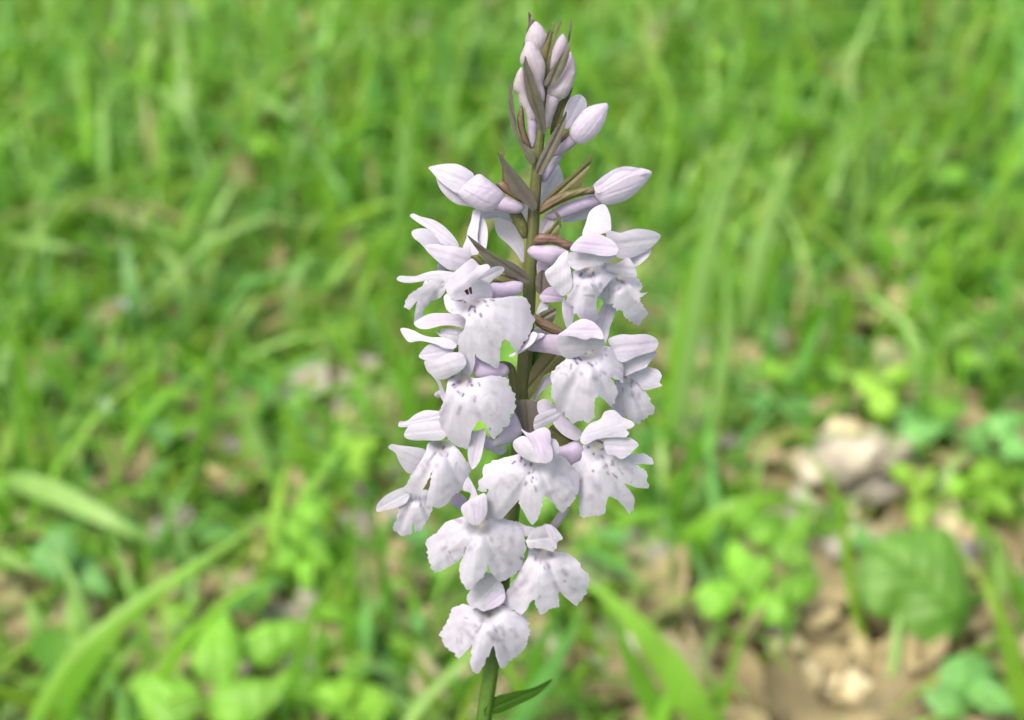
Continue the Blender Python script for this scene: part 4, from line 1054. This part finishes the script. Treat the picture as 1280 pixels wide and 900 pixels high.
# dead leaves, chip of wood, stones ---------------------------------
def dead_leaf(u, v, L, w_, a, col, label, hgt=0.006):
    a = math.radians(a); pts = []
    for i in range(14):
        t = i / 14 * 2 * math.pi
        k = 1 + 0.12 * math.sin(3 * t + u) + 0.08 * math.sin(5 * t + v)
        x = math.cos(t) * L / 2 * k; y = math.sin(t) * w_ / 2 * k
        pts.append((u + x * math.cos(a) + y * math.sin(a), v - x * math.sin(a) + y * math.cos(a)))
    p = leaf_at(u, v, hgt)
    nn = (random.uniform(-.3, .3), random.uniform(-.6, -.1), 0.9)
    o = flat_leaf("dead_leaf", pts, p, nn, tuple(col), None, p, dome=random.choice((-0.006, 0.007)), mat=M_DEAD, step=max(2.6, w_ / 9))
    o.location = p
    tag(o, label, "dead leaf", "dead leaves on the woodland floor")


TAN = (0.40, 0.34, 0.18); BUFF = (0.47, 0.42, 0.26); RUST = (0.27, 0.15, 0.07); DUN = (0.26, 0.22, 0.115); GREY = (0.36, 0.34, 0.29); PINK = (0.40, 0.31, 0.18)
for a in [
    (1050, 545, 62, 44, 20, BUFF, "buff dead leaf leaning above the pale wood chip"),
    (1065, 625, 52, 36, 0, BUFF, "round buff dead leaf just under the wood chip"),
    (1008, 660, 64, 40, 40, TAN, "tan dead leaf left of the lime blade's foot"),
    (1040, 690, 50, 34, -20, PINK, "pinkish dead leaf left of the heart-shaped leaf"),
    (990, 590, 48, 32, 60, TAN, "tan dead leaf left of the wood chip"),
    (1160, 590, 34, 24, 20, RUST, "small rust leaf at the wood chip's right end"),
    (1055, 862, 84, 46, 10, BUFF, "large buff dead leaf at the bottom between blades, lower right"),
    (1150, 850, 66, 44, -20, RUST, "rust dead leaf under the heart-shaped leaf"),
    (1125, 840, 54, 32, 50, TAN, "tan dead leaf beside the heart leaf's stalk"),
    (1000, 880, 60, 40, -30, DUN, "dun dead leaf left of the large buff one at bottom"),
    (905, 880, 50, 34, 20, RUST, "rust leaf right of the widest blade near the bottom edge"),
    (1232, 760, 50, 60, 30, DUN, "dun dead leaf right of the heart-shaped leaf"),
    (1268, 720, 44, 36, 0, BUFF, "buff dead leaf at the right edge"),
    (395, 490, 62, 34, -30, RUST, "rust dead leaf in the gap left of the middle flowers"),
    (430, 530, 54, 34, 20, TAN, "tan dead leaf below the rust one, left of the flowers"),
    (480, 505, 40, 28, 0, BUFF, "small buff leaf close to the middle left flowers"),
    (470, 690, 58, 40, 30, TAN, "tan dead leaf left of the lower left flowers"),
    (505, 720, 50, 36, -20, DUN, "dun dead leaf below the lower left flowers"),
    (420, 635, 34, 26, 10, RUST, "small rust leaf by the leafy clump, left of the flowers"),
    (335, 690, 44, 30, 40, PINK, "pinkish dead leaf left of the leafy clump"),
    (800, 745, 50, 34, 30, TAN, "tan dead leaf behind the widest blade"),
    (850, 565, 44, 60, 10, BUFF, "buff dead leaf right of the lower right flowers"),
    (20, 805, 56, 66, 0, DUN, "dun dead leaf at the left edge near the bottom"),
    (880, 760, 46, 30, -10, PINK, "pinkish dead leaf right of the tan one behind the widest blade"),
    (270, 600, 42, 28, 20, TAN, "tan dead leaf left of the parallel pale blades"),
    (1065, 350, 46, 26, 10, PINK, "pinkish dead leaf in the meadow, right middle"),
    (1110, 395, 50, 30, -10, TAN, "tan dead leaf in the meadow, further right and lower"),
    (1045, 435, 40, 40, 70, TAN, "tan dead leaf above the wood chip in the grass"),
    (972, 410, 26, 54, 15, OLIVE + 0.2, "yellowish standing dead leaf right of the pale bending blade"),
    (300, 95, 44, 24, 0, DUN, "dun dead leaf far off in the upper left"),
    (620, 90, 38, 22, 0, PINK, "pinkish dead leaf far off behind the bud tip"),
    (350, 410, 54, 30, 15, TAN, "tan dead leaf in the left meadow"),
]:
    dead_leaf(*a)

tt = np.linspace(0, 1, 16)
pa, pb = leaf_at(1000, 596, 0.018), leaf_at(1134, 566, 0.014)
P3 = pa * (1 - tt)[:, None] + pb * tt[:, None]
P3[:, 2] += 0.003 * np.sin(tt * 3.1)
o = tube("wood_chip", P3, 0.0088 * np.clip(np.sin(0.5 + 2.1 * tt), 0.3, 1), (0.33, 0.30, 0.23), None, pa, M_WOOD, 14, 0.2)
o.location = pa
tag(o, "pale weathered piece of wood lying among the seedlings at right", "wood chip")


def stone(u, v, r, col, label):
    p = leaf_at(u, v, 0.002)
    V = []; faces = []
    n, m = 16, 10
    for i in range(m + 1):
        ph = math.pi * i / m
        for k in range(n):
            th = 2 * math.pi * k / n
            q = np.array((math.sin(ph) * math.cos(th), math.sin(ph) * math.sin(th) * 0.8, math.cos(ph) * 0.6))
            V.append(q * r * (1 + 0.12 * math.sin(3 * q[0] + u) + 0.1 * math.sin(5 * q[1] + 4 * q[2])))
    faces = [(i * n + k, (i + 1) * n + k, (i + 1) * n + (k + 1) % n, i * n + (k + 1) % n) for i in range(m) for k in range(n)]
    V = np.array(V)
    o = new_obj("stone", np_mesh("stone", V, faces, M_WOOD, np.tile(np.array(col), (len(V), 1))), loc=p)
    tag(o, label, "stone")


stone(1255, 142, 0.013, (0.34, 0.29, 0.22), "pale stone in the grass near the top right corner")
stone(1205, 135, 0.018, (0.2, 0.19, 0.12), "mossy grey stone left of the pale one, top right")
stone(200, 30, 0.022, (0.3, 0.31, 0.25), "grey stone far off in the grass, top left")
stone(1228, 700, 0.012, (0.16, 0.17, 0.20), "small dark slate stone right of the heart-shaped leaf")


# two tiny white flowers far off
def tiny(u, v, label):
    p = leaf_at(u, v, 0.03)
    ft = np.array((p[0], p[1], -0.002))
    e = new_obj("tiny_flower", None, loc=ft)
    tag(e, label, "flower")
    tube("stalk", np.array([ft, (ft + p) / 2 + (0.002, 0, 0), p]), np.full(3, 0.0006), GR['mid'], e, ft, n=6)
    for k in range(5):
        a = k * 2 * math.pi / 5
        V = []; dirv = np.array((math.cos(a), 0.5 * math.sin(a), 0.75 * math.sin(a) + 0.2)); sd2 = np.array((-math.sin(a), 0.3, 0.8 * math.cos(a)))
        for t, w_ in ((0, 0.0004), (0.4, 0.0012), (0.8, 0.0013), (1, 0.0005)):
            V += [p + dirv * 0.0024 * t - sd2 * w_, p + dirv * 0.0024 * t + sd2 * w_]
        new_obj("petal", np_mesh("petal", np.array(V) - ft, [(0, 1, 3, 2), (2, 3, 5, 4), (4, 5, 7, 6)], M_PETAL, np.tile(WHITE * 0.8, (8, 1))), e)


tiny(153, 381, "tiny white flower in the grass, left of the orchid")
tiny(131, 507, "tiny whitish flower lower down in the left grass")

# ------------------------------------------------------------------ background: what nobody could count
bare = []
for (u, v, rp) in [(1050, 585, 100), (1010, 650, 75), (1065, 640, 60), (1060, 850, 120), (960, 880, 70), (1150, 840, 70), (400, 495, 60), (430, 530, 55), (480, 690, 60), (505, 720, 45),
                   (800, 745, 45), (850, 560, 45), (20, 805, 55), (1240, 700, 65), (1140, 720, 90), (1135, 800, 110), (1130, 880, 120), (300, 890, 95), (810, 860, 90), (850, 960, 120), (960, 760, 60), (1200, 640, 70), (640, 860, 60), (880, 760, 45), (1090, 400, 55), (300, 830, 80)]:
    g0 = leaf_at(u, v, 0); g1 = leaf_at(u + rp, v, 0); bare.append((g0[0], g0[1], abs(g1[0] - g0[0])))


def bareness(x, y):
    k = np.zeros_like(x)
    for bx, by, br in bare:
        k = np.maximum(k, np.exp(-(((x - bx) / br) ** 2 + ((y - by) / (br * 1.6)) ** 2) ** 1.5))
    return k


def clear_heart(x, y):
    return ~((np.abs(x - HEART[0]) < 0.030) & (y > HEART[1] - 0.13) & (y < HEART[1] + 0.04))


def scatter(n, seed, ymax=5.0, power=2.2):
    r = np.random.default_rng(seed)
    y = np.empty(n); x = np.empty(n)
    m = int(0.42 * n)
    y[:m] = 0.28 + 2.1 * r.uniform(0, 1, m) ** 1.6                 # the stretch in view
    x[:m] = r.uniform(-1, 1, m) * (0.16 + 0.40 * y[:m])
    y[m:] = -0.8 + (ymax + 0.8) * r.uniform(0, 1, n - m) ** 1.25   # and all around it
    x[m:] = r.normal(0, 0.62, n - m) * (0.75 + 0.8 * np.abs(y[m:]))
    return r, x, y


PALS = np.array([GR['bright'], GR['mid'], GR['mid'], GR['dark'], GR['pale'], GR['teal'], GR['olive'], GR['lime']])


def grass():
    r, x, y = scatter(112000, 21)
    clump = snoise(np.c_[x, y], 9, 7.0)
    keep = (r.uniform(0, 1, len(x)) < np.clip(0.62 + 0.5 * clump, 0.1, 1)) & (r.uniform(0, 1, len(x)) > 0.84 * bareness(x, y))
    keep &= np.hypot(x, y) > 0.05
    keep &= clear_heart(x, y) | (r.uniform(0, 1, len(x)) < 0.12)
    keep &= r.uniform(0, 1, len(x)) < np.clip(0.7 + 0.3 * (y - 0.45) / 0.5, 0.7, 1)
    x, y = x[keep], y[keep]; n = len(x)
    dist = np.hypot(x, y)
    near = np.clip((dist - 0.5) / 0.8, 0, 1)
    h = r.gamma(4.5, 0.0105, n) + 0.018
    h = np.minimum(h, 0.17)
    h = np.where(y < 0.32, np.minimum(h, 0.05), h) * np.clip(0.65 + (y - 0.4) / 1.2, 0.65, 1)
    w = r.uniform(0.0010, 0.0028, n) * (1 + 0.8 * (r.uniform(0, 1, n) < 0.16)) * (1 + 0.25 * np.clip(dist - 1, 0, 3))
    phi = r.uniform(0, 2 * np.pi, n); bend = r.beta(2, 1.8, n) * 1.5; lean = r.normal(0, 0.35, n)
    S = 5
    t = np.linspace(0, 1, S)[None, :]
    dx, dy = np.cos(phi)[:, None], np.sin(phi)[:, None]
    hor = h[:, None] * (lean[:, None] * t + bend[:, None] * t ** 2 * 0.75)
    ver = h[:, None] * (t - 0.5 * bend[:, None] * t ** 2.6)
    cx = x[:, None] + dx * hor; cy = y[:, None] + dy * hor; cz = ver - 0.008
    tw = phi[:, None] + np.pi / 2 + r.normal(0, 0.5, n)[:, None]
    ww = w[:, None] * np.clip(1.0 - t ** 2.5, 0.05, 1) * np.clip(0.6 + t * 2, 0, 1)
    sx, sy = np.cos(tw) * ww, np.sin(tw) * ww
    V = np.empty((n, S, 2, 3))
    V[:, :, 0, 0] = cx - sx; V[:, :, 0, 1] = cy - sy; V[:, :, 0, 2] = cz
    V[:, :, 1, 0] = cx + sx; V[:, :, 1, 1] = cy + sy; V[:, :, 1, 2] = cz
    base = (np.arange(n) * S * 2)[:, None] + (np.arange(S - 1) * 2)[None, :]
    Q = np.stack([base, base + 1, base + 3, base + 2], -1).reshape(-1, 4)
    c = PALS[r.integers(0, len(PALS), n)] * r.uniform(0.75, 1.15, n)[:, None] * (1 + 0.18 * snoise(np.c_[x, y], 71, 9.0))[:, None]
    dry = r.uniform(0, 1, n) < 0.025
    c[dry] = np.array((0.34, 0.28, 0.13)) * r.uniform(0.7, 1.1, dry.sum())[:, None]
    C = np.repeat(c, S * 2, 0)
    o = new_obj("grass", big_mesh("grass", V.reshape(-1, 3), Q, M_GRASS, C))
    tag(o, "fresh green woodland grass covering the ground all around", "grass", kind="stuff")


def disc_leaves(name, label, cat, n, seed, size, hmax, pal, mat, where, tiltmax, curl, aspect):
    r, x, y = scatter(n, seed, 4.5)
    keep = r.uniform(0, 1, len(x)) < where(x, y)
    x, y = x[keep], y[keep]; n = len(x)
    K = 8
    a = np.linspace(0, 2 * np.pi, K, endpoint=False)
    L = r.uniform(*size, n); asp = r.uniform(*aspect, n)
    lx = np.cos(a)[None] * L[:, None]; ly = np.sin(a)[None] * (L * asp)[:, None] * (1 - 0.25 * np.cos(a)[None])
    lz = curl * r.normal(0, 1, n)[:, None] * (lx ** 2 / L[:, None]) + curl * np.abs(r.normal(0, 1, n))[:, None] * ly ** 2 / L[:, None]
    P = np.stack([lx, ly, lz], -1)
    P = np.concatenate([np.zeros((n, 1, 3)), P], 1)
    P[:, 0, 2] -= 0.1 * L * curl
    az = r.uniform(0, 2 * np.pi, n); tl = r.normal(0, tiltmax, n)
    ct, st = np.cos(tl)[:, None], np.sin(tl)[:, None]
    x1 = P[..., 0] * ct + P[..., 2] * st; z1 = -P[..., 0] * st + P[..., 2] * ct
    ca, sa = np.cos(az)[:, None], np.sin(az)[:, None]
    X = x1 * ca - P[..., 1] * sa + x[:, None]; Y = x1 * sa + P[..., 1] * ca + y[:, None]
    Z = z1 + (r.uniform(0.1, 1, n) ** 1.5 * hmax)[:, None]
    V = np.stack([X, Y, Z], -1).reshape(-1, 3)
    b = (np.arange(n) * (K + 1))[:, None]
    k = np.arange(K)[None]
    T = np.stack([b + 0 * k, b + 1 + k, b + 1 + (k + 1) % K], -1).reshape(-1, 3)
    c = pal[r.integers(0, len(pal), n)] * r.uniform(0.7, 1.2, n)[:, None]
    o = new_obj(name, big_mesh(name, V, T, mat, np.repeat(c, K + 1, 0)))
    tag(o, label, cat, kind="stuff")


grass()
disc_leaves("leaf_litter", "brown and tan dead leaves littering the soil between the grass", "leaf litter", 36000, 31, (0.006, 0.016), 0.012,
            np.array([TAN, BUFF, TAN, DUN, DUN, DUN, GREY]) * 0.7, M_DEAD, lambda x, y: 0.10 + 0.9 * bareness(x, y), 0.35, 0.5, (0.4, 0.8))
disc_leaves("ground_cover", "small round green leaves of low herbs filling the gaps in the grass", "ground cover", 30000, 41, (0.003, 0.009), 0.03,
            np.array([GR['mid'], GR['mid'], GR['teal'], GR['dark'], GR['bright']]) * 0.85, M_LEAF,
            lambda x, y: np.clip(0.35 + 0.6 * snoise(np.c_[x, y], 17, 5.0), 0.05, 1) * (1 - 0.85 * bareness(x, y)) * clear_heart(x, y) * (np.hypot(x, y - 0.2) > 0.1), 0.45, 0.35, (0.6, 0.95))
